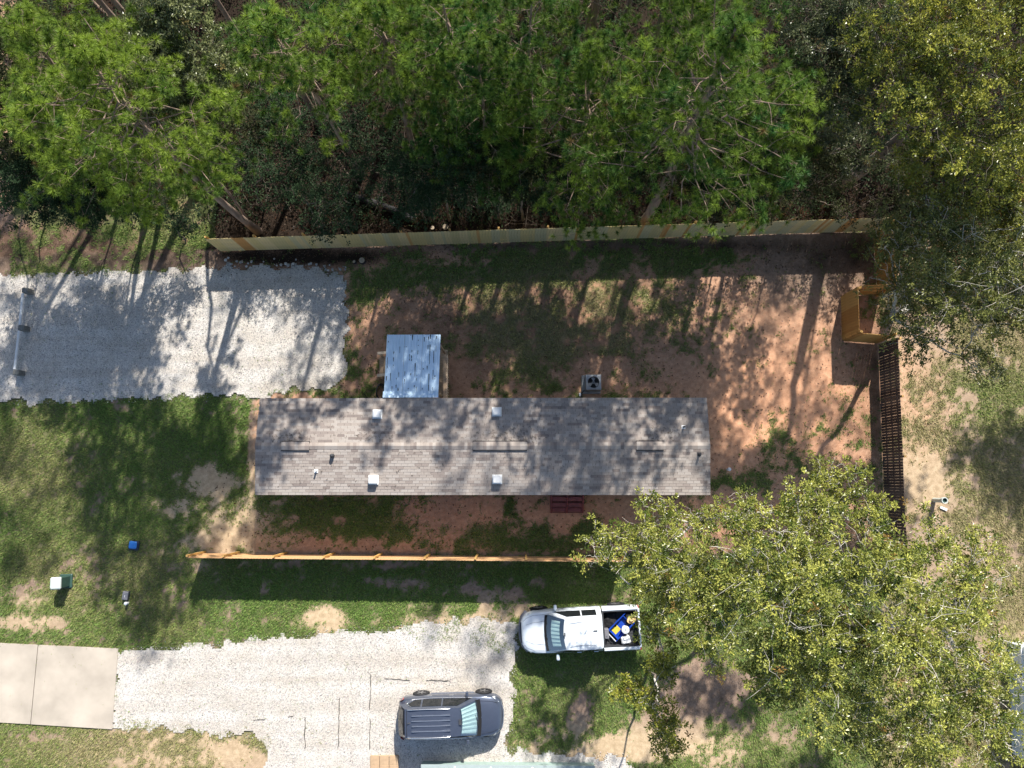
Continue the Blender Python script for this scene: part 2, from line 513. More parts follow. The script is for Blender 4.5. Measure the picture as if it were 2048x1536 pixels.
    dens = np.clip((dens - 0.28) / 0.50, 0, 1)
    return dens, red, np.clip(sand + (n2 - .5) * .3 * (sand > .02), 0, 1), np.clip(lit + (n2 - .5) * .5 * (lit > .02), 0, 1), np.clip(dry, 0, 1), paved, U, V


def relief(X, Y):
    return (fbm(X * 0.8, Y * 0.8, 31, 3) - .5) * 0.05 - 0.02


def build_ground():
    xs = np.concatenate([np.linspace(-300, -36, 16)[:-1], np.arange(-36, 30, 0.19), np.linspace(30, 300, 16)])
    ys = np.concatenate([np.linspace(-300, -19, 16)[:-1], np.arange(-19, 28, 0.19), np.linspace(28, 300, 16)])
    X, Y = np.meshgrid(xs, ys)
    d, red, sand, lit, dry, paved, U, V = cover(X, Y)
    Z = relief(X, Y) - np.where(paved, 0.03, 0)
    n, k = X.shape
    i = np.arange((n - 1) * k).reshape(n - 1, k)[:, :-1]
    F = np.stack([i, i + 1, i + k + 1, i + k], -1).reshape(-1, 4)
    me = mesh_np('ground', [(np.stack([X, Y, Z], -1).reshape(-1, 3), F, None, 0)], True)
    for nm, arr in (('grass_density', d), ('red_clay', red), ('pale_sand', sand), ('litter_and_shade', lit), ('dryness', dry)):
        a = me.attributes.new(nm, 'FLOAT', 'POINT')
        a.data.foreach_set('value', arr.astype(np.float32).ravel())
    m = bpy.data.materials.new('soil_and_turf')
    nt, N, L = nodes(m)
    b = N['Principled BSDF']
    b.inputs['Roughness'].default_value = 0.95
    b.inputs['Specular IOR Level'].default_value = 0.1
    geo = N.new('ShaderNodeNewGeometry')

    def attr(nm):
        a = N.new('ShaderNodeAttribute')
        a.attribute_name = nm
        return a.outputs['Fac']

    def noise(s, det=4):
        t = N.new('ShaderNodeTexNoise')
        t.inputs['Scale'].default_value = s
        t.inputs['Detail'].default_value = det
        L.new(geo.outputs['Position'], t.inputs['Vector'])
        return t.outputs['Fac']

    def mth(op, a, b_=None, clamp=False):
        t = N.new('ShaderNodeMath')
        t.operation = op
        t.use_clamp = clamp
        for k_, v in ((0, a), (1, b_)):
            if v is None:
                continue
            if isinstance(v, (int, float)):
                t.inputs[k_].default_value = v
            else:
                L.new(v, t.inputs[k_])
        return t.outputs[0]

    def ramp(f, c0, c1, p0=0.3, p1=0.7):
        t = N.new('ShaderNodeValToRGB')
        t.color_ramp.elements[0].position = p0
        t.color_ramp.elements[1].position = p1
        t.color_ramp.elements[0].color = (*c0, 1)
        t.color_ramp.elements[1].color = (*c1, 1)
        L.new(f, t.inputs[0])
        return t.outputs[0]

    def mix(f, a, b_):
        t = N.new('ShaderNodeMix')
        t.data_type = 'RGBA'
        L.new(f, t.inputs[0])
        L.new(a, t.inputs[6])
        L.new(b_, t.inputs[7])
        return t.outputs[2]

    nf, nm_, nb = noise(22), noise(5), noise(60, 2)
    brown = ramp(nm_, (0.22, 0.155, 0.115), (0.34, 0.245, 0.185))
    clay = ramp(nm_, (0.58, 0.29, 0.165), (0.77, 0.43, 0.26))
    sandc = ramp(nm_, (0.42, 0.31, 0.19), (0.60, 0.46, 0.30))
    litc = ramp(nf, (0.010, 0.008, 0.006), (0.042, 0.028, 0.020))  # litter near black: shade of the woodland gaps put into its colour
    grn = ramp(nf, (0.035, 0.06, 0.018), (0.13, 0.185, 0.05))
    dryc = ramp(nf, (0.12, 0.105, 0.055), (0.34, 0.28, 0.155))
    spk = mth('MULTIPLY', mth('SUBTRACT', nf, 0.5), 0.7)
    soil = mix(mth('ADD', attr('red_clay'), spk, True), brown, clay)
    soil = mix(mth('ADD', mth('MULTIPLY', attr('pale_sand'), 1.1), mth('MULTIPLY', spk, .6), True), soil, sandc)
    # little crumbs and dead bits of grass on bare soil
    crumb = ramp(nb, (0.55, 0.52, 0.48), (1, 1, 1), 0.36, 0.46)
    mul = N.new('ShaderNodeMix')
    mul.data_type = 'RGBA'
    mul.blend_type = 'MULTIPLY'
    mul.inputs[0].default_value = 0.75
    L.new(soil, mul.inputs[6])
    L.new(crumb, mul.inputs[7])
    soil = mul.outputs[2]
    lit_f = mth('MULTIPLY', mth('SUBTRACT', mth('ADD', attr('litter_and_shade'), spk), 0.25), 1.8, True)
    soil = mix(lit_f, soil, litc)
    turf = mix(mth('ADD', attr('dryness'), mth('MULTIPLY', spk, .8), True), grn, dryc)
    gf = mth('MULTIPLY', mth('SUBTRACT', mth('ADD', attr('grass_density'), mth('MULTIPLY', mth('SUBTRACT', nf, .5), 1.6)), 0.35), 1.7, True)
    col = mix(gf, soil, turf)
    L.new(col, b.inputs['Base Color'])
    bp = N.new('ShaderNodeBump')
    bp.inputs['Strength'].default_value = 0.6
    bp.inputs['Distance'].default_value = 0.02
    L.new(mth('ADD', nf, nb), bp.inputs['Height'])
    L.new(bp.outputs[0], b.inputs['Normal'])
    o = link('ground', me, m)
    o['kind'] = 'structure'


build_ground()


def gravel_material():
    m = bpy.data.materials.new('crushed_limestone')
    nt, N, L = nodes(m)
    b = N['Principled BSDF']
    b.inputs['Roughness'].default_value = 0.9
    b.inputs['Specular IOR Level'].default_value = 0.15
    geo = N.new('ShaderNodeNewGeometry')
    v = N.new('ShaderNodeTexVoronoi')
    v.inputs['Scale'].default_value = 27
    v2 = N.new('ShaderNodeTexVoronoi')
    v2.inputs['Scale'].default_value = 50
    n = N.new('ShaderNodeTexNoise')
    n.inputs['Scale'].default_value = 0.9
    n.inputs['Detail'].default_value = 6
    for t in (v, v2, n):
        L.new(geo.outputs['Position'], t.inputs['Vector'])
    r1 = N.new('ShaderNodeValToRGB')
    e = r1.color_ramp.elements
    e[0].position, e[0].color = 0.0, (0.34, 0.32, 0.30, 1)
    e[1].position, e[1].color = 1.0, (0.70, 0.66, 0.605, 1)
    e.new(0.25).color = (0.51, 0.49, 0.465, 1)
    sep = N.new('ShaderNodeSeparateColor')
    L.new(v.outputs['Color'], sep.inputs[0])
    L.new(sep.outputs[0], r1.inputs[0])
    r2 = N.new('ShaderNodeValToRGB')
    r2.color_ramp.elements[0].position, r2.color_ramp.elements[0].color = 0.35, (0.90, 0.87, 0.83, 1)
    r2.color_ramp.elements[1].position, r2.color_ramp.elements[1].color = 0.65, (1.0, 1.0, 1.0, 1)
    L.new(n.outputs['Fac'], r2.inputs[0])
    mul = N.new('ShaderNodeMix')
    mul.data_type = 'RGBA'
    mul.blend_type = 'MULTIPLY'
    mul.inputs[0].default_value = 1.0
    L.new(r1.outputs[0], mul.inputs[6])
    L.new(r2.outputs[0], mul.inputs[7])
    # compacted wheel tracks along the length of the bed
    wv = N.new('ShaderNodeTexNoise')
    wv.inputs['Scale'].default_value = 1.0
    wv.inputs['Detail'].default_value = 5
    mp = N.new('ShaderNodeMapping')
    mp.inputs['Scale'].default_value = (0.12, 1.5, 1)
    L.new(geo.outputs['Position'], mp.inputs[0])
    L.new(mp.outputs[0], wv.inputs['Vector'])
    r3 = N.new('ShaderNodeValToRGB')
    r3.color_ramp.elements[0].position, r3.color_ramp.elements[0].color = 0.40, (0.88, 0.86, 0.84, 1)
    r3.color_ramp.elements[1].position, r3.color_ramp.elements[1].color = 0.58, (1, 1, 1, 1)
    L.new(wv.outputs['Fac'], r3.inputs[0])
    m2 = N.new('ShaderNodeMix')
    m2.data_type = 'RGBA'
    m2.blend_type = 'MULTIPLY'
    m2.inputs[0].default_value = 1.0
    L.new(mul.outputs[2], m2.inputs[6])
    L.new(r3.outputs[0], m2.inputs[7])
    L.new(m2.outputs[2], b.inputs['Base Color'])
    ad = N.new('ShaderNodeMath')
    ad.operation = 'ADD'
    L.new(v.outputs['Distance'], ad.inputs[0])
    L.new(v2.outputs['Distance'], ad.inputs[1])
    bp = N.new('ShaderNodeBump')
    bp.inputs['Strength'].default_value = 0.7
    bp.inputs['Distance'].default_value = 0.016
    bp.invert = True
    L.new(ad.outputs[0], bp.inputs['Height'])
    L.new(bp.outputs[0], b.inputs['Normal'])
    return m


M['gravel'] = gravel_material()


def gravel_sheet(name, P, seed):
    """a gravel bed on a grid, its edge frayed by noise and feathered into the ground"""
    W = np.array([at(u, v)[:2] for u, v in P])
    x0, y0 = W.min(0) - .3
    x1, y1 = W.max(0) + .3
    s = 0.09
    X, Y = np.meshgrid(np.arange(x0, x1, s), np.arange(y0, y1, s))
    jx = (fbm(X * 2.2, Y * 2.2, seed) - .5) * 1.0
    jy = (fbm(X * 2.2, Y * 2.2, seed + 5) - .5) * 1.0
    U, V = to_px(X + jx, Y + jy)
    ins = inpoly(U, V, P)
    Z = 0.012 + (fbm(X * 1.1, Y * 1.1, seed + 9, 3) - .5) * 0.02
    n, k = X.shape
    i = np.arange((n - 1) * k).reshape(n - 1, k)[:, :-1]
    F = np.stack([i, i + 1, i + k + 1, i + k], -1).reshape(-1, 4)
    ok = ins.ravel()[F].sum(1) >= 3
    F = F[ok]
    use = np.unique(F)
    mp = np.zeros(n * k, int)
    mp[use] = np.arange(len(use))
    o = obj(name, [(np.stack([X, Y, Z], -1).reshape(-1, 3)[use], mp[F], None, 0)], M['gravel'], smooth=True)
    o['kind'] = 'structure'
    return o


gravel_sheet('gravel_parking_pad', PAD, 41)
gravel_sheet('gravel_driveway', DRIVE, 53)


def scatter_stones(name, P, n, seed, z=0.015, spread=.13, smin=.012, smax=.027):
    r = np.random.default_rng(seed)
    W = np.array([at(u, v)[:2] for u, v in P])
    lo, hi = np.maximum(W.min(0) - .4, (-27.5, -14)), np.minimum(W.max(0) + .4, (20, 14))
    pts = r.uniform(lo, hi, (n * 3, 2))
    U, V = to_px(pts[:, 0] + r.normal(0, spread, len(pts)) , pts[:, 1] + r.normal(0, spread, len(pts)))
    pts = pts[inpoly(U, V, P)][:n]
    n = len(pts)
    s = r.uniform(smin, smax, n) * r.choice([1, 1, 1, 1.6], n)
    a = r.uniform(0, 6.28, n)
    ring = np.stack([np.stack([np.cos(a + k * 2.094) * s * r.uniform(.7, 1.2, n), np.sin(a + k * 2.094) * s * r.uniform(.7, 1.2, n), np.full(n, -.01)], -1) for k in range(3)]
                    + [np.stack([np.cos(a + .5 + k * 3.14) * s * .45, np.sin(a + .5 + k * 3.14) * s * .45, s * r.uniform(.5, 1.0, n)], -1) for k in range(2)], 1)
    V_ = (ring + np.c_[pts, np.full(n, z)][:, None]).reshape(-1, 3)
    f = np.array([[0, 1, 3], [1, 2, 4], [2, 0, 3], [1, 4, 3], [2, 3, 4]])
    F = (np.arange(n)[:, None, None] * 5 + f[None]).reshape(-1, 3)
    c = np.array([0.50, 0.475, 0.445])[None] * r.choice([1.22, 1.15, 1.08, 1.0, 0.85, .55], n)[:, None] * r.uniform(.9, 1.05, (n, 3))
    return stuff(obj(name, [(V_, F, np.repeat(c, 5, 0), 0)], M['stone']))


scatter_stones('loose_gravel', PAD, 19000, 61)
scatter_stones('driveway_gravel', DRIVE, 21000, 62)

# pale rocks along the north edge of the parking pad
rk = np.random.default_rng(77)
ch = []
for k in range(46):
    u = rk.uniform(440, 700)
    p = at(u, 533 - abs(rk.normal(0, 7)) + (8 if u > 640 else 0), 0.02)
    s = rk.uniform(.03, .085)
    prof = [(s * .9, 0), (s, s * .35), (s * .6, s * .8), (0.001, s * .9)]
    V_, F_, _, _ = lathe(prof, 6, p)
    V_ = V_ + rk.normal(0, s * .12, V_.shape)
    ch.append((V_, F_, np.array([0.5, 0.48, 0.45]) * rk.uniform(.6, 1.1), 0))
stuff(obj('edge_rubble', ch, M['stone']))

# concrete driveway: slabs split by joints
cdv = bpy.data.objects.new('concrete_driveway', None)
COL.objects.link(cdv)
cdv['kind'] = 'structure'
for quad in ([(78, 1289.5), (237, 1297), (225, 1458), (63, 1448)], [(-150, 1279), (76.6, 1289.4), (61.6, 1447.9), (-160, 1435)], [(-400, 1266), (-154, 1278.5), (-164, 1434.5), (-400, 1420)]):
    obj('slab', poly([at(*q)[:2] for q in quad][::-1], -0.1, 0.045), M['concrete'], cdv)
# tan paving stones by the neighbour's house
pth = bpy.data.objects.new('paved_path', None)
COL.objects.link(pth)
pth['kind'] = 'structure'
for r_ in range(3):
    for c_ in range(3):
        u0, v0 = 741 + c_ * 19.2, 1510.5 + r_ * 19.2
        p = at(u0 + 9, v0 + 9)
        obj('paving_stone', rbox(0, 0, 0, 0.425, 0.425, 0.08, .012), M['paver'], pth, (p[0] + random.uniform(-.006, .006), p[1], 0.045 + random.uniform(-.004, .004)), random.uniform(-.02, .02))

# ------------------------------------------------------------------ grass
def build_grass():
    r = np.random.default_rng(5)
    n = 360000
    X = r.uniform(-28.5, 25.5, n)
    Y = r.uniform(-13.6, 13.2, n)
    d, red, sand, lit, dry, paved, U, V = cover(X, Y)
    keep = (r.uniform(0, 1, n) < d ** 1.3 * .92) & (~paved | (r.uniform(0, 1, n) < 0.012)) & (U > -40) & (U < 2090) & (V < 1570)
    keep &= ~((X > -11.7) & (X < 8.2) & (Y > -0.35) & (Y < 3.6))
    # weeds creeping over the driveway's grassy corner
    weed = inpoly(U, V, [(800, 1235), (1048, 1230), (1046, 1310), (1000, 1305), (940, 1284), (830, 1280)])
    keep |= weed & paved & (fbm(X * 1.8, Y * 1.8, 88) > .45) & (r.uniform(0, 1, n) < .75)
    edge = inpoly(U, V, [(235, 1430), (540, 1470), (545, 1500), (235, 1475)]) & paved & (fbm(X * 2.4, Y * 2.4, 89) > .5) & (r.uniform(0, 1, n) < .5)
    keep |= edge
    X, Y, d, dry, U, V = (q[keep] for q in (X, Y, d, dry, U, V))
    n = len(X)
    k = 3
    a = r.uniform(0, 6.28, (n, k))
    h = r.uniform(.035, .10, (n, k)) * (0.65 + .5 * d[:, None])
    lean = r.uniform(.5, 1.25, (n, k)) * h
    w = r.uniform(.011, .024, (n, k))
    bx = X[:, None] + r.normal(0, .03, (n, k))
    by = Y[:, None] + r.normal(0, .03, (n, k))
    z0 = relief(bx, by)
    p0 = np.stack([bx - np.sin(a) * w, by + np.cos(a) * w, z0], -1)
    p1 = np.stack([bx + np.sin(a) * w, by - np.cos(a) * w, z0], -1)
    p2 = np.stack([bx + np.cos(a) * lean, by + np.sin(a) * lean, z0 + h], -1)
    Vt = np.stack([p0, p1, p2], 2).reshape(-1, 3)
    F = np.arange(n * k * 3).reshape(-1, 3)
    t = np.clip(dry[:, None] + r.normal(0, .22, (n, k)), 0, 1)[..., None]
    green = np.array([0.155, 0.262, 0.058])
    olive = np.array([0.27, 0.295, 0.095])
    straw = np.array([0.43, 0.355, 0.20])
    c = np.where(t < .5, green + (olive - green) * t * 2, olive + (straw - olive) * (t - .5) * 2)
    c = c * r.uniform(.7, 1.3, (n, k, 1))
    stuff(obj('lawn_grass', [(Vt, F, np.repeat(c.reshape(-1, 3), 3, 0), 0)], M['grass']))


build_grass()

# ------------------------------------------------------------------ the mobile home
HX0, HX1, HY0, HY1, HRY, EZ, RZ = -11.90, 8.40, -0.55, 3.80, 1.62, 3.0, 3.30
house = thing('mobile_home', 'long single-storey home with grey shingle roof in the middle of the yard', 'house', (0, 0, 0))
ov, ove = 0.22, 0.12
wall_x0, wall_x1, wall_y0, wall_y1 = HX0 + ove, HX1 - ove, HY0 + ov, HY1 - ov
for (x, y, sx, sy) in (((wall_x0 + wall_x1) / 2, wall_y0, wall_x1 - wall_x0, .1), ((wall_x0 + wall_x1) / 2, wall_y1, wall_x1 - wall_x0, .1), (wall_x0, (wall_y0 + wall_y1) / 2, .1, wall_y1 - wall_y0 - .11), (wall_x1, (wall_y0 + wall_y1) / 2, .1, wall_y1 - wall_y0 - .11)):
    obj('wall', [box(0, 0, 0, sx, sy, 2.1)], M['siding_house'], house, (x, y, 1.85))
    obj('skirting', [box(0, 0, 0, sx - .02, max(sy - .02, .06), .8)], M['grey_plastic'], house, (x, y, .4))
for x in (-10, -8.1, -3.2, -.6, 4.6, 6.6):
    for y, s in ((wall_y0 - .06, -1), (wall_y1 + .06, 1)):
        if s > 0 and -6.5 < x < -3:
            continue
        w_ = obj('window', [box(0, 0, 0, .95, .05, 1.0)], M['white_pvc'], house, (x, y, 2.0))
        obj('pane', [box(0, s * .03, 0, .8, .02, .85)], M['dark_glass'], w_)
for x, y, s in ((3.15, wall_y0 - .06, -1), (-5.2, wall_y1 + .06, 1)):
    d_ = obj('door', [box(0, 0, 0, .9, .05, 2.0)], M['white_pvc'], house, (x, y, 1.9))
    obj('handle', [box(.36, s * .05, -.05, .05, .06, .12)], M['chrome'], d_)
roof_o = link('roof', None, (), house)
# roof deck under the shingles, with gable ends
pitch_s = math.atan((RZ - EZ) / (HRY - HY0))
pitch_n = math.atan((RZ - EZ) / (HY1 - HRY))
dz = .03
deck = [quads([[(HX0 + .03, HY0 + .02, EZ - dz), (HX1 - .03, HY0 + .02, EZ - dz), (HX1 - .03, HRY, RZ - dz), (HX0 + .03, HRY, RZ - dz)],
               [(HX0 + .03, HRY, RZ - dz), (HX1 - .03, HRY, RZ - dz), (HX1 - .03, HY1 - .02, EZ - dz), (HX0 + .03, HY1 - .02, EZ - dz)],
               [(HX0 + .03, HY0 + .02, EZ - .16), (HX0 + .03, HY1 - .02, EZ - .16), (HX1 - .03, HY1 - .02, EZ - .16), (HX1 - .03, HY0 + .02, EZ - .16)],
               [(HX0 + .03, HY0 + .02, EZ - .16), (HX1 - .03, HY0 + .02, EZ - .16), (HX1 - .03, HY0 + .02, EZ - dz), (HX0 + .03, HY0 + .02, EZ - dz)],
               [(HX1 - .03, HY1 - .02, EZ - .16), (HX0 + .03, HY1 - .02, EZ - .16), (HX0 + .03, HY1 - .02, EZ - dz), (HX1 - .03, HY1 - .02, EZ - dz)]])]
for x in (HX0 + .03, HX1 - .03):
    deck.append((np.array([(x, HY0 + .02, EZ - .16), (x, HY1 - .02, EZ - .16), (x, HY1 - .02, EZ - dz), (x, HRY, RZ - dz), (x, HY0 + .02, EZ - dz)]), np.array([[0, 1, 2], [0, 2, 3], [0, 3, 4]]), None, 0))
rd = mesh_np('roof', deck)
rd.materials.append(M['shingle_edge'])
bpy.data.objects.remove(roof_o)
roof_o = link('roof', rd, (), house)

EXPO, TAB = 0.128, 0.305


def shingle_mesh(w, sy):
    """one tab: a thin wedge, thick at its lower edge; local y runs up the slope"""
    h = EXPO + .03
    V = np.array([[0, 0, -.004], [w, 0, -.004], [w, h, -.012], [0, h, -.012], [0, 0, .007], [w, 0, .007], [w, h, -.004], [0, h, -.004]])
    F = np.array([[4, 5, 6, 7], [0, 1, 5, 4], [1, 2, 6, 5], [3, 0, 4, 7]])
    return V, F


def lay_shingles():
    r = np.random.default_rng(19)
    merged = []
    protos = {}
    n_ind = 0
    for side in (-1, 1):
        run = (HRY - HY0) if side < 0 else (HY1 - HRY)
        slope = math.hypot(run, RZ - EZ)
        ang = math.atan2(RZ - EZ, run)
        rows = int(slope / EXPO)
        # slope frame: origin on the eave
        if side < 0:
            Rm = np.array(Matrix.Rotation(ang, 3, 'X'))
            org = lambda x, s: np.array([x, HY0 + s * math.cos(ang), EZ + s * math.sin(ang)])
            rot = Euler((ang, 0, 0))
        else:
            Rm = np.array(Matrix.Rotation(math.pi, 3, 'Z') @ Matrix.Rotation(ang, 3, 'X'))
            org = lambda x, s: np.array([x, HY1 - s * math.cos(ang), EZ + s * math.sin(ang)])
            rot = Euler((ang, 0, math.pi))
        for row in range(rows):
            s = row * EXPO
            off = (row * 0.137 + r.uniform(0, .05)) % TAB
            x = HX0 - off
            tone, left = 0, 0
            while x < HX1 - .02:
                if left <= 0:
                    tone = r.choice(5, p=[.34, .30, .14, .06, .16])
                    left = r.choice([1, 1, 1, 2, 2])
                left -= 1
                a, b = max(x, HX0), min(x + TAB - .009, HX1)
                x += TAB
                if b - a < .03:
                    continue
                full = b - a > TAB - .012
                dzs = r.uniform(-.002, .003)
                if side < 0 and full and row < 5 and n_ind < 300:
                    key = int(tone)
                    if key not in protos:
                        V, F = shingle_mesh(TAB - .009, 1)
                        protos[key] = mesh_np('shingle', [(V, F, None, 0)])
                        protos[key].materials.append(SHING[key])
                    o = link('shingle', protos[key], (), roof_o)
                    o.location = org(a, s) + [0, 0, dzs]
                    o.rotation_euler = rot
                    n_ind += 1
                else:
                    V, F = shingle_mesh(b - a, 1)
                    P = org(a if side < 0 else b, s) + [0, 0, dzs]
                    merged.append((V @ Rm.T + P, F, None, int(tone)))
    stuff(obj('shingle', merged, SHING, roof_o))
    # ridge caps
    me = {}
    x = HX0
    k = 0
    while x < HX1 - .1:
        w = min(.145, HX1 - x)
        t = int(r.choice(5, p=[.30, .3, .14, .1, .16]))
        V = np.array([[0, -.15, -.042], [w, -.15, -.042], [w, 0, .006], [0, 0, .006], [w, .15, -.042], [0, .15, -.042]])
        V2 = V + [0, 0, -.012]
        VV = np.concatenate([V, V2])
        F = np.array([[0, 1, 2, 3], [3, 2, 4, 5], [6, 7, 1, 0], [4, 10, 11, 5], [1, 7, 8, 2], [2, 8, 10, 4], [0, 3, 9, 6], [3, 5, 11, 9]])
        key = (t, round(w, 3))
        if key not in me:
            me[key] = mesh_np('ridge_cap', [(VV, F, None, 0)])
            me[key].materials.append(SHING[t])
        link('ridge_cap', me[key], (), roof_o, (x, HRY, RZ + .032 + (k % 2) * .003))
        x += .142
        k += 1


lay_shingles()
# raised ridge vents
for u0, u1, dl in ((558, 614, 0), (945, 1054, 1), (1275, 1330, 0)):
    x0, x1 = at(u0, 891, 3.65)[0], at(u1, 891, 3.65)[0]
    w, hw = x1 - x0, .19
    z = RZ + .075
    body = [quads([[(x0, HRY - hw, z - .045), (x1, HRY - hw, z - .045), (x1, HRY, z), (x0, HRY, z)], [(x0, HRY, z), (x1, HRY, z), (x1, HRY + hw, z - .045), (x0, HRY + hw, z - .045)]], 0),
            quads([[(x0 - .01, HRY - hw - .035, z - .115), (x1 + .01, HRY - hw - .035, z - .115), (x1 + .01, HRY - hw - .035, z - .05), (x0 - .01, HRY - hw - .035, z - .05)],
                   [(x1 + .01, HRY + hw + .035, z - .115), (x0 - .01, HRY + hw + .035, z - .115), (x0 - .01, HRY + hw + .035, z - .05), (x1 + .01, HRY + hw + .035, z - .05)],
                   [(x0 - .01, HRY - hw - .035, z - .05), (x1 + .01, HRY - hw - .035, z - .05), (x1, HRY - hw + .02, z - .05), (x0, HRY - hw + .02, z - .05)],
                   [(x1 + .01, HRY + hw + .035, z - .05), (x0 - .01, HRY + hw + .035, z - .05), (x0, HRY + hw - .02, z - .05), (x1, HRY + hw - .02, z - .05)],
                   [(x0 - .02, HRY - hw, z - .11), (x0 - .02, HRY + hw, z - .11), (x0 + .01, HRY + hw, z - .03), (x0 + .01, HRY - hw, z - .03)],
                   [(x1 + .02, HRY - hw, z - .11), (x1 + .02, HRY + hw, z - .11), (x1 - .01, HRY + hw, z - .03), (x1 - .01, HRY - hw, z - .03)]], 1)]
    rv = obj('ridge_vent', body, [SHING[4], M['shingle_edge']], house)
    k = 0
    x = x0
    while x < x1 - .05:
        wd = min(.15, x1 - x)
        V = np.array([[0, -hw + .02, -.035], [wd, -hw + .02, -.035], [wd, 0, .008], [0, 0, .008], [wd, hw - .02, -.035], [0, hw - .02, -.035]])
        cp = mesh_np('vent_cap', [(V, np.array([[0, 1, 2, 3], [3, 2, 4, 5]]), None, 0)])
        cp.materials.append(SHING[random.choice([0, 1, 4, 0, 2])])
        link('vent_cap', cp, (), rv, (x + .002, HRY, z + .004))
        x += .15


def slope_z(y):
    return EZ + (RZ - EZ) * ((y - HY0) / (HRY - HY0) if y < HRY else (HY1 - y) / (HY1 - HRY))


rr = np.random.default_rng(515)
nn = 700
nx = np.concatenate([rr.uniform(HX0 + .1, HX1 - .1, 400), rr.choice([-6.6, -1.2, -10.4, 6.4, .2], 300) + rr.normal(0, .5, 300)])
ny = np.concatenate([rr.uniform(HY0 + .1, HY1 - .1, 400), HRY + .25 + abs(rr.normal(0, .3, 300))])
na = rr.uniform(0, 6.28, nn)
nz = np.array([slope_z(q) for q in ny]) + .02
L_ = rr.uniform(.06, .14, nn)
V = np.stack([np.c_[nx, ny, nz], np.c_[nx + np.cos(na) * L_, ny + np.sin(na) * L_, nz + .005], np.c_[nx + np.cos(na + .25) * L_, ny + np.sin(na + .25) * L_, nz + .005]], 1).reshape(-1, 3)
stuff(obj('fallen_needles', [(V, np.arange(nn * 3).reshape(-1, 3), None, 0)], M['twig'], house))
for u, v in ((752, 827), (993, 822), (744, 959.5), (994, 958.5)):
    p = at(u, v, 3.45)
    z = slope_z(p[1])
    b_ = obj('roof_vent', [box(0, 0, 0, .44, .42, .02)], M['white_metal'], house, (p[0], p[1], z + .03))
    obj('vent_hood', rbox(0, 0, .13, .37, .36, .22, .03), M['white_metal'], b_)
p = at(661, 911, 3.6)
obj('vent_pipe', lathe([(.10, 0), (.10, .12), (.085, .2), (.04, .24), (0.001, .25)], 14) and [lathe([(.095, -.05), (.095, .14), (.08, .22), (.04, .26), (0.001, .265)], 14)], M['dark_plastic'], house, (p[0], p[1], slope_z(p[1])), smooth=True)
for u, v, c_, h_ in ((628, 942, 'white_pvc', .22), (1370, 853, 'white_pvc', .22), (1401, 908, 'dark_plastic', .3)):
    p = at(u, v, 3.5)
    z = slope_z(p[1])
    b_ = obj('pipe_boot', [box(0, 0, 0, .17, .16, .012), lathe([(.07, 0), (.045, .06)], 12)], M['white_metal' if c_ == 'white_pvc' else 'dark_plastic'], house, (p[0], p[1], z + .02))
    obj('pipe', tube([(0, 0, 0), (0, 0, h_)], [.04, .04], 10), M['white_pvc' if v == 942 else 'dark_plastic'], b_)

# ------------------------------------------------------------------ porch with metal roof on the north side
PX0, PX1, PY0, PY1 = -6.22, -3.72, 3.84, 6.80
porch = thing('porch', 'wooden porch under a pale ribbed metal roof against the house', 'porch')
PZ0, PZ1 = 2.98, 2.72         # roof height at the house and at the outer edge


def proof_z(y):
    return PZ0 + (PZ1 - PZ0) * (y - PY0) / (PY1 - PY0)


nsh = 3
sw = (PX1 - PX0) / nsh
for i in range(nsh):
    # ribbed profile across x
    prof = []
    x = 0.0
    ribs = [0.0, sw / 3, 2 * sw / 3]
    for r_ in ribs:
        prof += [(r_ + .005, .0), (r_ + .022, .024), (r_ + .05, .024), (r_ + .068, 0), (r_ + sw / 6 + .015, .0), (r_ + sw / 6 + .025, .006), (r_ + sw / 6 + .045, .006), (r_ + sw / 6 + .055, .0)]
    prof.append((sw - .003, 0.0))
    prof = np.array(prof)
    ys = np.linspace(PY0, PY1, 7)
    V = np.array([[[PX0 + i * sw + a + (.14 * (1 - (y - PY0) / (PY1 - PY0)) * -.25), y, proof_z(y) + b + i * .002] for a, b in prof] for y in ys])
    n, k = V.shape[:2]
    idx = np.arange((n - 1) * k).reshape(n - 1, k)[:, :-1]
    F = np.stack([idx, idx + 1, idx + k + 1, idx + k], -1).reshape(-1, 4)
    sh = obj('roof_sheet', [(V.reshape(-1, 3), F, None, 0)], M['roof_metal'], porch)
    gr = []
    rr = np.random.default_rng(90 + i)
    for q in range(26):
        r_ = rr.choice(ribs) + rr.choice([-.012, .078, .085, -.018])
        y = rr.uniform(PY0 + .2, PY1 - .05)
        l_ = rr.choice([.05, .07, .1, .18, .4]) * rr.uniform(.7, 1.4)
        x = PX0 + i * sw + min(max(r_, .02), sw - .02) - .035 * (1 - (y - PY0) / (PY1 - PY0))
        w_ = rr.uniform(.016, .035)
        y2 = min(y + l_, PY1 - .01)
        gr.append(quads([[(x, y, proof_z(y) + .014), (x + w_ * .7, y + .006, proof_z(y) + .014), (x + w_, y2, proof_z(y2) + .014), (x - w_ * .4, y2 - .01, proof_z(y2) + .014)]]))
    stuff(obj('leaf_debris', gr, M['grime'], porch))
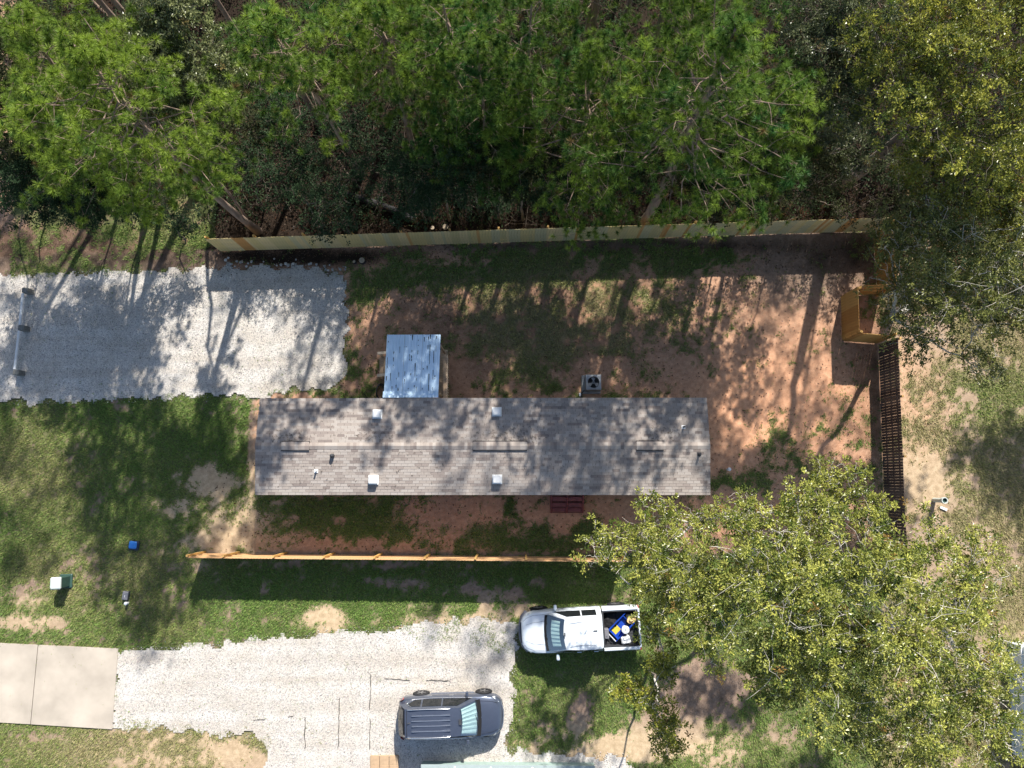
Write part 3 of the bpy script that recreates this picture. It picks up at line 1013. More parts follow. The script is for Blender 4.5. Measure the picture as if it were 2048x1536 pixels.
# crumpled flashing along the house
xs = np.linspace(PX0 - .06, PX1 - .03, 40)
rr = np.random.default_rng(4)
V = np.array([[[x, y, proof_z(PY0) + .03 + h + rr.uniform(-.012, .02)] for x in xs] for y, h in ((PY0 - .02, .035), (PY0 + .08, .022), (PY0 + .17, .018), (PY0 + .27, .006))])
n, k = V.shape[:2]
idx = np.arange((n - 1) * k).reshape(n - 1, k)[:, :-1]
obj('flashing', [(V.reshape(-1, 3), np.stack([idx, idx + 1, idx + k + 1, idx + k], -1).reshape(-1, 4), None, 0)], M['roof_metal'], porch)
DZ = 0.72
y = PY0 + .1
while y < PY1 - .45:
    obj('deck_board', [box((PX0 + PX1) / 2 + .06, y + .066, DZ, PX1 - PX0 + .16, .132, .035)], M['deck_wood'], porch)
    y += .14
for x in (PX0 + .1, PX1 - .02):
    for y in (PY0 + .2, PY1 - .5):
        obj('post', [box(x, y, 1.35, .09, .09, 2.62)], M['deck_wood'], porch)
for y in (PY0 + .02, PY1 - .42):
    obj('joist', [box((PX0 + PX1) / 2, y, DZ - .11, PX1 - PX0, .04, .14)], M['deck_wood'], porch)
# east railing with balusters
rx = PX1 + .13
obj('rail', [box(rx - .07, (PY0 + 6.0) / 2, DZ + .98, .05, 6.0 - PY0, .09)], M['rail_wood'], porch)
obj('rail', [box(rx - .02, (PY0 + 6.0) / 2, DZ + 1.04, .14, 6.0 - PY0 + .05, .035)], M['deck_wood'], porch)
y = PY0 + .1
while y < 6.0:
    obj('baluster', [box(rx + .055, y, DZ + .52, .035, .04, 1.02)], M['rail_wood'], porch)
    y += .125
obj('rail', [box(rx + .09, (PY0 + 6.0) / 2, DZ + .98, .03, 6.0 - PY0, .09)], M['rail_wood'], porch)
# west steps with two sloping hand rails
sy0, sy1 = at(742, 752, .9)[1], at(742, 708, .9)[1]
for i, (x, z) in enumerate(((PX0 - .18, .56), (PX0 - .44, .38), (PX0 - .68, .2))):
    obj('step', [box(x, (sy0 + sy1) / 2, z, .28, sy1 - sy0 - .14, .04)], M['deck_wood'], porch)
    for yy in (sy0 + .04, sy1 - .04):
        obj('stringer', [box(x, yy, z / 2, .26, .04, z)], M['deck_wood'], porch)
for yy in (sy0, sy1):
    L_ = math.hypot(.85, .45)
    obj('hand_rail', [box(PX0 - .34, yy, DZ + .55, .88, .135, .04, ry=-.42)], M['rail_wood'], porch)
    obj('rail_post', [box(PX0 - .66, yy, .48, .09, .09, .94)], M['rail_wood'], porch)

# hose coil beside the porch
cx, cy = at(762, 784)[:2]
hs = thing('garden_hose', 'black coiled hose on the dirt beside the porch steps', 'hose', (cx, cy, .02))
t = np.linspace(0, 2 * math.pi * 4.5, 110)
obj('coil', tube(np.c_[(.30 - .01 * t / 3) * np.cos(t) * .8, (.42 - .012 * t / 3) * np.sin(t), .03 + .012 * t / 2], .018, 6), M['black_rubber'], hs, smooth=True)
obj('tail', tube([(-.2, .2, .02), (-.45, .05, .02), (-.7, .12, .02), (-.85, -.1, .02), (-.6, -.35, .02)], .016, 6), M['black_rubber'], hs, smooth=True)

# ------------------------------------------------------------------ red steps on the south side
ST_X0, ST_X1 = at(1101, 1010, .5)[0], at(1168, 1010, .5)[0]
steps = thing('wooden_steps', 'dark red painted wooden steps against the south wall of the home', 'steps')
mid = (ST_X0 + ST_X1) / 2
for k_, (y, z) in enumerate(((-.50, .78), (-.78, .58), (-1.06, .38), (-1.3, .20))):
    for xa, xb in ((ST_X0 + .09, mid - .05), (mid + .05, ST_X1 - .09)):
        obj('tread', [box((xa + xb) / 2, y, z, xb - xa, .19, .04)], M['red_tread'], steps)
        obj('riser', [box((xa + xb) / 2, y - .135, z - .1, xb - xa, .025, .16)], M['red_wood'], steps)
for x in (ST_X0 + .04, mid, ST_X1 - .04):
    V = np.array([(x - .035, -.36, .0), (x - .035, -1.46, 0), (x - .035, -1.46, .22), (x - .035, -.36, .86)])
    W_ = V + [.07, 0, 0]
    A = np.concatenate([V, W_])
    obj('stringer', [(A, np.array([[0, 1, 2, 3], [7, 6, 5, 4], [0, 4, 5, 1], [1, 5, 6, 2], [2, 6, 7, 3], [3, 7, 4, 0]]), None, 0)], M['red_wood'], steps)

# ------------------------------------------------------------------ air conditioner
p = at(1182, 769, 0.1)
ac = thing('air_conditioner', 'grey outdoor condenser unit with round fan grille on a concrete pad', 'air conditioner', (p[0], p[1], 0))
obj('pad', rbox(0, 0, .05, .92, .92, .1, .02), M['concrete_gray'], ac)
cb = []
hs_ = .37
ring = [(hs_, -hs_), (hs_, hs_), (-hs_, hs_), (-hs_, -hs_)]
cb.append(quads([[(*ring[i], .11), (*ring[(i + 1) % 4], .11), (*ring[(i + 1) % 4], .78), (*ring[i], .78)] for i in range(4)]))
k = 24
th = np.arange(k) * 2 * math.pi / k - math.pi / 4
sq = np.array([[hs_ * max(-1, min(1, 1.4142 * math.cos(a))), hs_ * max(-1, min(1, 1.4142 * math.sin(a)))] for a in th])
ci = np.c_[np.cos(th), np.sin(th)] * .285
a = np.arange(k)
b = (a + 1) % k
V = np.concatenate([np.c_[sq, np.full(k, .78)], np.c_[ci, np.full(k, .80)], np.c_[ci, np.full(k, .60)]])
cb.append((V, np.concatenate([np.stack([a, b, b + k, a + k], -1), np.stack([a + k, b + k, b + 2 * k, a + 2 * k], -1)]), None, 0))
obj('casing', cb, M['ac_grey'], ac, (.06, .02, 0))
obj('fan_well', [(np.concatenate([np.c_[ci * .995, np.full(k, .60)], [[0, 0, .60]]]), np.stack([a, b, np.full(k, k)], -1), None, 0)], M['black_void'], ac, (.06, .02, 0))
for i in range(3):
    a0 = i * 2.094 + math.pi / 2
    pts = [(.06, a0 - .3, .66), (.25, a0 - .45, .64), (.27, a0, .67), (.25, a0 + .42, .70), (.06, a0 + .3, .68)]
    V = np.array([(r_ * math.cos(q), r_ * math.sin(q), z) for r_, q, z in pts])
    V = np.concatenate([V, V - [0, 0, .008]])
    obj('fan_blade', [(V, np.array([[0, 1, 2], [0, 2, 4], [2, 3, 4], [7, 6, 5], [9, 7, 5], [9, 8, 7]]), None, 0)], M['fan_blade'], ac, (.06, .02, 0))
obj('fan_hub', [lathe([(.07, .64), (.07, .71), (.001, .72)], 14)], M['ac_grey'], ac, (.06, .02, 0))
gl = []
for r_ in (.06, .11, .16, .21, .26):
    t = np.linspace(0, 2 * math.pi, 25)
    gl += tube(np.c_[r_ * np.cos(t), r_ * np.sin(t), np.full(25, .805)], .0035, 4, cap=False)
for q in range(6):
    gl += tube([(0, 0, .805), (.285 * math.cos(q * 1.047), .285 * math.sin(q * 1.047), .805)], .004, 4, cap=False)
obj('grille', gl, M['dark_plastic'], ac, (.06, .02, 0))
obj('refrigerant_line', tube([(-.34, -.3, .2), (-.46, -.42, .1), (-.5, -.6, .06), (-.55, -.75, .3)], .03, 6), M['dark_plastic'], ac)
obj('line_cover', [box(-.55, -.5, .06, .09, .16, .12)], M['white_pvc'], ac)

# ------------------------------------------------------------------ fences
def picket_mesh(w, h, mt, ears=True):
    e = .025 if ears else 0
    t = .016
    V = []
    for y in (-t / 2, t / 2):
        V += [(-w / 2, y, 0), (w / 2, y, 0), (w / 2, y, h - e), (w / 2 - e, y, h), (-w / 2 + e, y, h), (-w / 2, y, h - e)]
    V = np.array(V)
    F4 = [[i, i + 6, (i + 1) % 6 + 6, (i + 1) % 6] for i in range(6)]
    F4 += [[5, 0, 1, 2], [2, 3, 4, 5], [8, 7, 6, 11], [11, 10, 9, 8]]
    me = mesh_np('picket', [(V, np.array(F4), None, 0)])
    me.materials.append(mt)
    return me


_pm = {}


def fence(name, label, runs, wood, h=1.83, pw=.138, gap=.004, posts=True, back=1, rails=(0.35, 1.0, 1.62), bay=2.44, group=None, seed=1, wts=None, post_start=0.0, rail_mat=None, gapj=0.0, hj=.012):
    """runs: list of (x0,y0,x1,y1); the posts and rails stand on the side `back` (+1 = to the left of the direction of travel)"""
    r = random.Random(seed)
    f = thing(name, label, 'fence', (runs[0][0], runs[0][1], 0), 0, group)
    ox, oy = runs[0][:2]
    for x0, y0, x1, y1 in runs:
        L_ = math.hypot(x1 - x0, y1 - y0)
        a = math.atan2(y1 - y0, x1 - x0)
        ux, uy = math.cos(a), math.sin(a)
        nx, ny = -uy * back, ux * back
        s = pw / 2
        tone, left = 0, 0
        while s < L_ - pw / 2 + .01:
            if left <= 0:
                tone = r.choices(range(len(WOODS[wood])), wts)[0] if wts else r.randrange(len(WOODS[wood]))
                left = r.choice([1, 1, 2, 3, 4])
            left -= 1
            hh = h + r.choice([-1, 0, 1]) * hj
            key = (wood, tone, round(hh, 3), pw)
            if key not in _pm:
                _pm[key] = picket_mesh(pw, hh, WOODS[wood][tone])
            link('picket', _pm[key], (), f, (x0 + ux * s - ox, y0 + uy * s - oy, .02 + r.uniform(-.008, .008)), a + r.uniform(-.012, .012))
            s += pw + gap + r.uniform(0, gapj)
        nb = max(1, round((L_ - post_start) / bay))
        cuts = [0.0] + [min(L_, post_start + i * (L_ - post_start) / nb) for i in range(nb + 1)]
        cuts = sorted(set(round(c, 3) for c in cuts))
        for c0, c1 in zip(cuts[:-1], cuts[1:]):
            if c1 - c0 < .2:
                continue
            for zr in rails:
                link('rail', mesh_np('rail', [box(0, 0, 0, c1 - c0 - .004, .038, .088)]), rail_mat or WOODS[wood][0], f,
                     (x0 + ux * (c0 + c1) / 2 + nx * .03 - ox, y0 + uy * (c0 + c1) / 2 + ny * .03 - oy, zr), a)
        if posts:
            for c in cuts:
                c = min(max(c, .05), L_ - .05)
                key = ('post', wood)
                if key not in _pm:
                    _pm[key] = mesh_np('post', [box(0, 0, .95, .088, .088, 1.9)])
                    _pm[key].materials.append(M['post_wood'])
                link('post', _pm[key], (), f, (x0 + ux * c + nx * .096 - ox, y0 + uy * c + ny * .096 - oy, 0), a)
    return f


fence('back_fence', 'long pale new picket fence between the shaded yard and the woods', [(-15.42, 11.77, 18.08, 12.70)], 'pale', back=1, seed=3, wts=[5, 5, 4, 4, 2, 1], gapj=.004)
fence('orange_fence', 'orange cedar fence jogging around the oak at the northeast corner', [(17.95, 12.62, 17.95, 9.42), (17.95, 9.40, 16.12, 9.30), (16.10, 9.27, 16.02, 7.02), (16.03, 7.0, 17.80, 6.86)], 'orange', back=1, seed=5, posts=True, gapj=.003)
fence('brown_fence', 'old dark brown fence with gaps between its boards along the east side', [(17.82, 6.80, 17.52, -1.6), (17.52, -1.61, 17.5, -3.5)], 'dark', back=1, seed=8, pw=.125, gap=.006, gapj=.010, rails=(.4, .95, 1.5))
fence('south_fence', 'honey coloured fence seen edge-on between the home and the driveway', [(-15.37, -3.42, 4.85, -3.58)], 'honey', back=1, seed=9, post_start=1.72, rail_mat=WOODS['honey'][0], rails=(.3, .95, 1.70))

# ------------------------------------------------------------------ barrier, boxes, pipes
bar = thing('parking_barrier', 'white pipe barrier lying on three dark blocks across the gravel pad', 'barrier')
bp_ = [at(48, 581, .4), at(40.5, 656, .4), at(30, 745, .4)]
for q in bp_:
    ang = math.atan2(bp_[0][1] - bp_[2][1], bp_[0][0] - bp_[2][0])
    obj('block', rbox(0, 0, .25, .26, .30, .5, .02), M['block_gray'], bar, (q[0] + .10, q[1], 0), ang)
for q0, q1 in zip(bp_[:-1], bp_[1:]):
    d_ = (q1 - q0) / np.linalg.norm(q1 - q0)
    obj('pipe', tube([q0 + d_ * .16 + [0, 0, .05], q1 - d_ * .16 + [0, 0, .05]], .062, 12), M['pipe_white'], bar, smooth='sharp')

p = at(267, 1091, .1)
o = thing('meter_box', 'blue lidded box set in the shaded lawn', 'utility box', (p[0], p[1], 0), .0 - .1)
obj('body', rbox(0, 0, .06, .50, .44, .14, .05), M['navy'], o)
obj('lid', rbox(-.02, .02, .145, .40, .36, .05, .05), M['blue_plastic'], o)
p = at(133, 1162, 0)
o = thing('transformer_box', 'green utility pedestal with a pale cap on the lawn', 'utility box', (p[0] + .0, p[1], 0), .05)
obj('pad', rbox(0, 0, .04, .62, .66, .08, .03), M['dark_green'], o)
obj('body', rbox(0, 0, .42, .44, .50, .70, .03), M['dark_green'], o)
obj('lid', rbox(0, 0, .82, .50, .56, .12, .05), M['green_lid'], o)
p = at(252, 1191, .1)
o = thing('valve_box', 'small dark grey box with a handle slot beside a white cap', 'utility box', (p[0], p[1], 0), -.12)
obj('body', rbox(0, 0, .09, .30, .42, .18, .02), M['dark_plastic'], o)
obj('lid', rbox(0, 0, .195, .27, .39, .03, .02), M['grey_plastic'], o)
obj('slot', [box(0, -.02, .213, .025, .1, .006)], M['white_pvc'], o)
p = at(253.5, 1206.5, .1)
o = thing('pipe_cap', 'small round white cap touching the dark grey box', 'pipe cap', (p[0], p[1], 0))
obj('pipe', tube([(0, 0, -.05), (0, 0, .18)], .065, 14), M['white_pvc'], o)
obj('lid', [lathe([(.078, .17), (.08, .22), (.06, .235), (.001, .24)], 16)], M['white_pvc'], o, smooth=True)
p = at(1458, 938.5, .3)
o = thing('cleanout_pipe', 'white capped pipe standing in the red clay past the east gable', 'pipe', (p[0], p[1], 0))
obj('pipe', tube([(0, 0, -.05), (0, 0, .34)], .055, 14), M['white_pvc'], o)
obj('lid', [lathe([(.085, .33), (.09, .38), (.06, .40), (.001, .405)], 16)], M['white_pvc'], o, smooth=True)
p = at(1868, 1000, 0)
o = thing('vent_pipe', 'pale green upright pipe with an open top outside the brown fence', 'pipe', (p[0], p[1], 0))
obj('pipe', [lathe([(.11, 0), (.11, .72), (.15, .74), (.15, .90), (.115, .90), (.11, .78), (.001, .76)], 18)], M['green_lid'], o, smooth='sharp')
obj('cap', [lathe([(.085, .86), (.085, .80), (.001, .80)], 16)], M['dark_green'], o)
p = at(1887, 1017, .03)
tag(obj('board_offcut', [box(0, 0, 0, .34, .11, .05)], M['white_pvc'], None, (p[0], p[1], .03), -.42), 'short white board lying on dry grass by the green pipe', 'board')
p = at(1246, 1079, .4)
o = thing('white_post', 'short white post half hidden by oak leaves near the red steps', 'post', (p[0], p[1], 0))
obj('shaft', [box(0, 0, .45, .10, .10, .9)], M['white_pvc'], o)
obj('cap', rbox(0, 0, .93, .15, .15, .06, .02), M['white_pvc'], o)

for u, v, r_, lb in ((724, 521, .15, 'larger pale round log end on bare soil by the gravel pad'), (708.5, 523.5, .075, 'smaller round log end on bare soil by the gravel pad'), (865, 456, .10, 'smaller cut log standing behind the back fence'), (891, 454, .15, 'larger cut log standing behind the back fence')):
    p = at(u, v, .15)
    o = thing('tree_stump', lb, 'stump', (p[0], p[1], 0), random.random(), 'sawn log ends')
    obj('bark', [lathe([(r_ * 1.08, -.02), (r_, .15), (r_ * .98, .2)], 14)], M['log_bark'], o)
    obj('cut_face', [lathe([(r_ * .98, .2), (r_ * .6, .203), (.001, .205)], 14)], M['log_end'], o)
for (u0, v0, u1, v1, r_, lb) in ((740, 402, 832, 441, .16, 'dark fallen log lying behind the back fence'), (690, 385, 760, 415, .12, 'dark fallen trunk half buried under green shrubs')):
    a_, b_ = at(u0, v0, .2), at(u1, v1, .2)
    o = thing('fallen_log', lb, 'log', (0, 0, 0))
    obj('bark', tube([a_, a_ * .5 + b_ * .5 + [0, .03, .04], b_], [r_, r_ * 1.1, r_], 9, cap=False), M['log_bark'], o, smooth=True)
    d_ = (b_ - a_) / np.linalg.norm(b_ - a_)
    obj('cut_face', tube([b_ - d_ * .01, b_ + d_ * .01], r_ * .98, 10), M['log_end'], o)

# creased weed fabric showing through the driveway gravel
CREASE = ['long dark cloth fold running straight down the gravel west of the slate car', 'lower dark cloth fold ending at the tan paving stones', 'curved dark cloth fold farthest from the slate car', 'faint cloth fold midway between the curved fold and the paving stones',
          'thin level cloth fold touching the edge of the soft shadow on the driveway', 'thin level cloth fold above the roof of the slate car', 'short level cloth fold farthest west in the gravel', 'tiny dark cloth fold beside the curved one']
for k_, pts in enumerate(([(741, 1348), (741, 1380), (739, 1420)], [(740, 1436), (740, 1460), (739, 1500)], [(609, 1434), (611, 1444), (609, 1470), (610, 1500)], [(679, 1395), (678, 1440), (676, 1495)], [(769, 1357), (800, 1359), (820, 1361)], [(853, 1360), (878, 1361), (900, 1362)], [(507, 1440), (530, 1439)], [(576, 1434), (586, 1433)])):
    pts = [at(*q, .03) for q in pts]
    n = 12
    s = np.linspace(0, len(pts) - 1, n)
    P = np.stack([np.interp(s, range(len(pts)), [q[i] for q in pts]) for i in range(3)], -1)
    P[:, :2] += RNG.normal(0, .012, (n, 2))
    P[:, 2] = .022 + RNG.uniform(0, .012, n)
    tag(obj('fabric_crease', tube(P, np.r_[.008, RNG.uniform(.012, .026, n - 2), .006], 5), M['ground_cloth']), CREASE[k_], 'cloth fold', 'weed cloth folds in the gravel')

# ------------------------------------------------------------------ vehicles
def loft(st, m=0):
    """st: list of half profiles [(x, y, z) ...] from the lower side up to the centre line; mirrored and skinned, ends closed"""
    S = np.array(st, float)
    full = np.concatenate([S, (S * [1, -1, 1])[:, ::-1][:, 1:]], 1)
    n, k = full.shape[:2]
    V = full.reshape(-1, 3)
    i = np.arange(n - 1)[:, None] * k
    j = np.arange(k - 1)[None]
    F = np.stack([i + j, i + j + 1, i + k + j + 1, i + k + j], -1).reshape(-1, 4)
    out = [(V, F, None, m)]
    for e in (0, n - 1):
        c = np.concatenate([full[e], full[e].mean(0)[None]])
        a = np.arange(k - 1)
        out.append((c, np.stack([a, a + 1, np.full(k - 1, k)], -1), None, m))
    return out


def body_prof(x, w, zb, zs, zc):
    return [(x, w * .92, zb), (x, w, zb + .16), (x, w, zs - .30), (x, w * .975, zs - .12), (x, w * .925, zs - .02), (x, w * .86, zs + .01), (x, w * .5, zc), (x, 0, zc + .012)]


def wheel(par, x, y, r_, w, s):
    wh = obj('wheel', [lathe([(r_ * .62, -w / 2), (r_ * .93, -w / 2), (r_, -w / 2 + .03), (r_, w / 2 - .03), (r_ * .93, w / 2), (r_ * .62, w / 2)], 24)], M['black_rubber'], par, (x, y, r_), smooth='sharp')
    wh.rotation_euler = (R(90) * -s, 0, 0)
    obj('rim', [lathe([(r_ * .66, w / 2 - .03), (r_ * .64, w / 2 + .004), (r_ * .58, w / 2 - .03), (.001, w / 2 - .035)], 20, m=1)]
        + [box(math.cos(a) * r_ * .34, math.sin(a) * r_ * .34, w / 2 - .012, r_ * .56, .05, .03, rz=a) for a in np.arange(5) * 1.2566]
        + [lathe([(.06, w / 2 - .03), (.06, w / 2 + .006), (.001, w / 2 + .008)], 10)], [M['rim_alloy'], M['black_void']], wh)
    return wh


def lerp(a, b, t):
    return np.asarray(a, float) * (1 - t) + np.asarray(b, float) * t


def cabin(st_x, zt, wb, wt, zb, x_front, x_rear):
    """greenhouse skin: cowl, windscreen header, roof, roof tail, rear base"""
    st = []
    for x, z, b_, t_ in zip(st_x, zt, wb, wt):
        st.append([(x, b_, zb), (x, lerp(b_, t_, .9), zb + (z - zb) * .86), (x, t_, z - .012), (x, t_ * .6, z + .012), (x, 0, z + .018)])
    return st


def patch(A, B, C, D, nu=6, nv=4, bulge=0.0, lift=(0, 0, 0), u0=0., u1=1., v0=0., v1=1.):
    """curved panel over corners A (u0 v0) B (u1 v0) C (u1 v1) D (u0 v1)"""
    us, vs_ = np.linspace(u0, u1, nu), np.linspace(v0, v1, nv)
    V = np.array([[lerp(lerp(A, B, u), lerp(D, C, u), v) + np.array(lift) + np.array([bulge * (1 - (2 * u - 1) ** 2), 0, 0]) for u in us] for v in vs_])
    n, k = V.shape[:2]
    i = np.arange((n - 1) * k).reshape(n - 1, k)[:, :-1]
    return (V.reshape(-1, 3), np.stack([i, i + 1, i + k + 1, i + k], -1).reshape(-1, 4), None, 0)


def slab_poly(P, thick, axis=1):
    """thin panel from a 3D polygon (convex), thickness along an axis"""
    P = np.asarray(P, float)
    n = len(P)
    d = np.zeros(3)
    d[axis] = thick
    V = np.concatenate([P, P + d, [P.mean(0) + d], [P.mean(0)]])
    a = np.arange(n)
    b = (a + 1) % n
    return [(V, np.stack([a, b, b + n, a + n], -1), None, 0), (V, np.concatenate([np.stack([a + n, b + n, np.full(n, 2 * n)], -1), np.stack([b, a, np.full(n, 2 * n + 1)], -1)]), None, 0)]


def sunshade(par, A, B, C, D, bulge):
    us = np.linspace(0.04, .96, 22)
    V = []
    for v in (0.05, .5, .95):
        V.append([lerp(lerp(A, B, u), lerp(D, C, u), v) + np.array([bulge * (1 - (2 * u - 1) ** 2), 0, -.035 + .03 * math.sin(i * 2.0) * (0.6 + .4 * v)]) for i, u in enumerate(us)])
    V = np.array(V)
    n, k = V.shape[:2]
    i = np.arange((n - 1) * k).reshape(n - 1, k)[:, :-1]
    return obj('sunshade', [(V.reshape(-1, 3), np.stack([i, i + 1, i + k + 1, i + k], -1).reshape(-1, 4), None, 0)], M['shade_foil'], par)


def suv():
    a_, b_ = at(801, 1437, .9), at(1002, 1431, .9)
    c = (a_ + b_) / 2
    rz = math.atan2(b_[1] - a_[1], b_[0] - a_[0])
    o = thing('parked_suv', 'dark slate blue car parked on the gravel driveway', 'car', (c[0], c[1], 0.02), rz)
    st = [body_prof(*q) for q in [(-2.36, .62, .50, .84, .86), (-2.29, .80, .36, .95, .97), (-2.1, .90, .30, 1.02, 1.03), (-1.4, .935, .26, 1.03, 1.05), (-.4, .935, .25, 1.02, 1.04), (.6, .93, .25, 1.01, 1.03),
                                  (1.1, .93, .25, 1.0, 1.05), (1.34, .925, .25, .99, 1.07), (1.8, .90, .27, .94, 1.03), (2.1, .83, .30, .88, .96), (2.26, .72, .34, .80, .87), (2.36, .55, .44, .70, .74)]]
    obj('body', loft(st), M['paint_slate'], o, smooth='sharp')
    X = [1.20, .46, -.4, -1.3, -1.98, -2.30]
    Z = [1.05, 1.60, 1.69, 1.68, 1.61, 1.06]
    WB = [.82, .87, .88, .87, .82, .74]
    WT = [.76, .60, .64, .635, .60, .66]
    obj('cabin', loft(cabin(X, Z, WB, WT, 1.0, 0, 0)), M['paint_slate'], o, smooth='sharp')
    # roof ribs, seam, rails
    for y in (-.33, -.11, .11, .33):
        obj('roof_rib', [box(-.80, y, 1.705, 1.72, .03, .035)], M['chrome'], o)
    obj('roof_seam', [box(-1.90, 0, 1.634, .015, 1.1, .02)], M['black_void'], o)
    for s in (-1, 1):
        obj('roof_rail', tube([(.05, s * .585, 1.66), (-.15, s * .60, 1.715), (-1.0, s * .605, 1.72), (-1.7, s * .59, 1.70), (-1.85, s * .58, 1.645)], .022, 6), M['chrome'], o, smooth=True)
    obj('aerial', tube([(-1.74, 0.02, 1.64), (-1.86, .02, 1.72)], [.03, .012], 6), M['dark_plastic'], o)
    # windscreen
    A, B, C, D = (1.18, .735, 1.068), (1.18, -.735, 1.068), (.49, -.565, 1.60), (.49, .565, 1.60)
    obj('cowl', [patch((1.36, .80, 1.052), (1.36, -.80, 1.052), (1.15, -.76, 1.082), (1.15, .76, 1.082), bulge=.06, lift=(0, 0, .022))], M['black_void'], o)
    sunshade(o, lerp(A, D, 0) + np.array([0, 0, .055]), lerp(B, C, 0) + np.array([0, 0, .055]), np.array(C) + [0, 0, .055], np.array(D) + [0, 0, .055], .07)
    obj('windscreen', [patch(A, B, C, D, 9, 4, bulge=.07, lift=(.012, 0, .040))], M['screen_glass'], o, smooth=True)
    for y in (.30, -.36):
        obj('wiper', tube([(1.30, y - .05, 1.125), (1.16, y + .42 if y > 0 else y + .5, 1.175)], .012, 4), M['black_rubber'], o)
    obj('mirror_mount', [box(.50, 0, 1.665, .12, .22, .02)], M['dark_plastic'], o)
    # rear window
    obj('rear_window', [patch((-2.02, .56, 1.60), (-2.02, -.56, 1.60), (-2.30, -.62, 1.10), (-2.30, .62, 1.10), 7, 3, bulge=-.03, lift=(-.03, 0, .012))], M['dark_glass'], o, smooth=True)
    for s in (-1, 1):
        def sp(x, t):
            b_ = np.interp(x, X[::-1], WB[::-1])
            t_ = np.interp(x, X[::-1], WT[::-1])
            z = np.interp(x, X[::-1], Z[::-1])
            return (x, s * (lerp(b_, t_, .9 * t) + .012), 1.0 + (z - 1.0) * .86 * t)
        for poly_ in ([(.98, .12), (.50, .12), (-.30, .12), (-.30, .93), (.36, .93)], [(-.36, .12), (-1.22, .12), (-1.22, .92), (-.36, .93)], [(-1.29, .13), (-1.62, .15), (-1.86, .55), (-1.7, .86), (-1.29, .90)]):
            obj('side_window', slab_poly([sp(*q) for q in poly_], s * .006), M['dark_glass'], o)
        edge = [sp(*q) for q in [(1.02, .05), (.3, .045), (-.8, .045), (-1.7, .07), (-1.95, .55), (-1.72, .93)]]
        obj('window_trim', tube([np.array(q) + [0, s * .012, 0] for q in edge], .016, 5), M['chrome'], o, smooth=True)
        m_ = obj('mirror', rbox(.78, s * 1.03, 1.08, .13, .22, .14, .03), M['paint_slate'], o)
        for x in (.05, -.95):
            obj('door_handle', [box(x, s * .935, .84, .22, .03, .035)], M['chrome'], o)
        obj('sill_trim', [box(.05, s * .935, .40, 2.0, .03, .03)], M['chrome'], o)
        obj('head_lamp', slab_poly([(2.20, s * .60, .83), (1.92, s * .835, .915), (2.0, s * .84, .80), (2.27, s * .66, .74)], .03, 2), M['clear_lamp'], o)
        obj('tail_lamp', slab_poly([(-2.10, s * .895, 1.035), (-2.27, s * .80, 1.0), (-2.34, s * .70, .86), (-2.14, s * .91, .80)], .03, 2), M['red_lamp'], o)
        for x in (-1.40, 1.50):
            obj('wheel_arch', [lathe([(.40, -.02), (.40, .02), (.001, .02)], 20)], M['black_void'], o, (x, s * .925, .36)).rotation_euler = (R(90) * -s, 0, 0)
            wheel(o, x, s * .86, .36, .23, s)
    obj('grille_bar', tube([(2.30, .60, .74), (2.385, .30, .76), (2.40, 0, .765), (2.385, -.30, .76), (2.30, -.60, .74)], .022, 6), M['chrome'], o, smooth=True)
    obj('grille', [box(2.33, 0, .60, .10, .9, .22)], M['black_void'], o)
    obj('front_plate', [box(2.41, 0, .52, .02, .32, .12)], M['dark_plastic'], o)
    obj('hood_line', tube([(1.34, .72, 1.062), (1.9, .66, .985), (2.16, .56, .93)], .006, 4), M['black_void'], o)
    obj('hood_line', tube([(1.34, -.72, 1.062), (1.9, -.66, .985), (2.16, -.56, .93)], .006, 4), M['black_void'], o)
    obj('bumper', [box(-2.33, 0, .5, .12, 1.3, .2)], M['dark_plastic'], o)


suv()


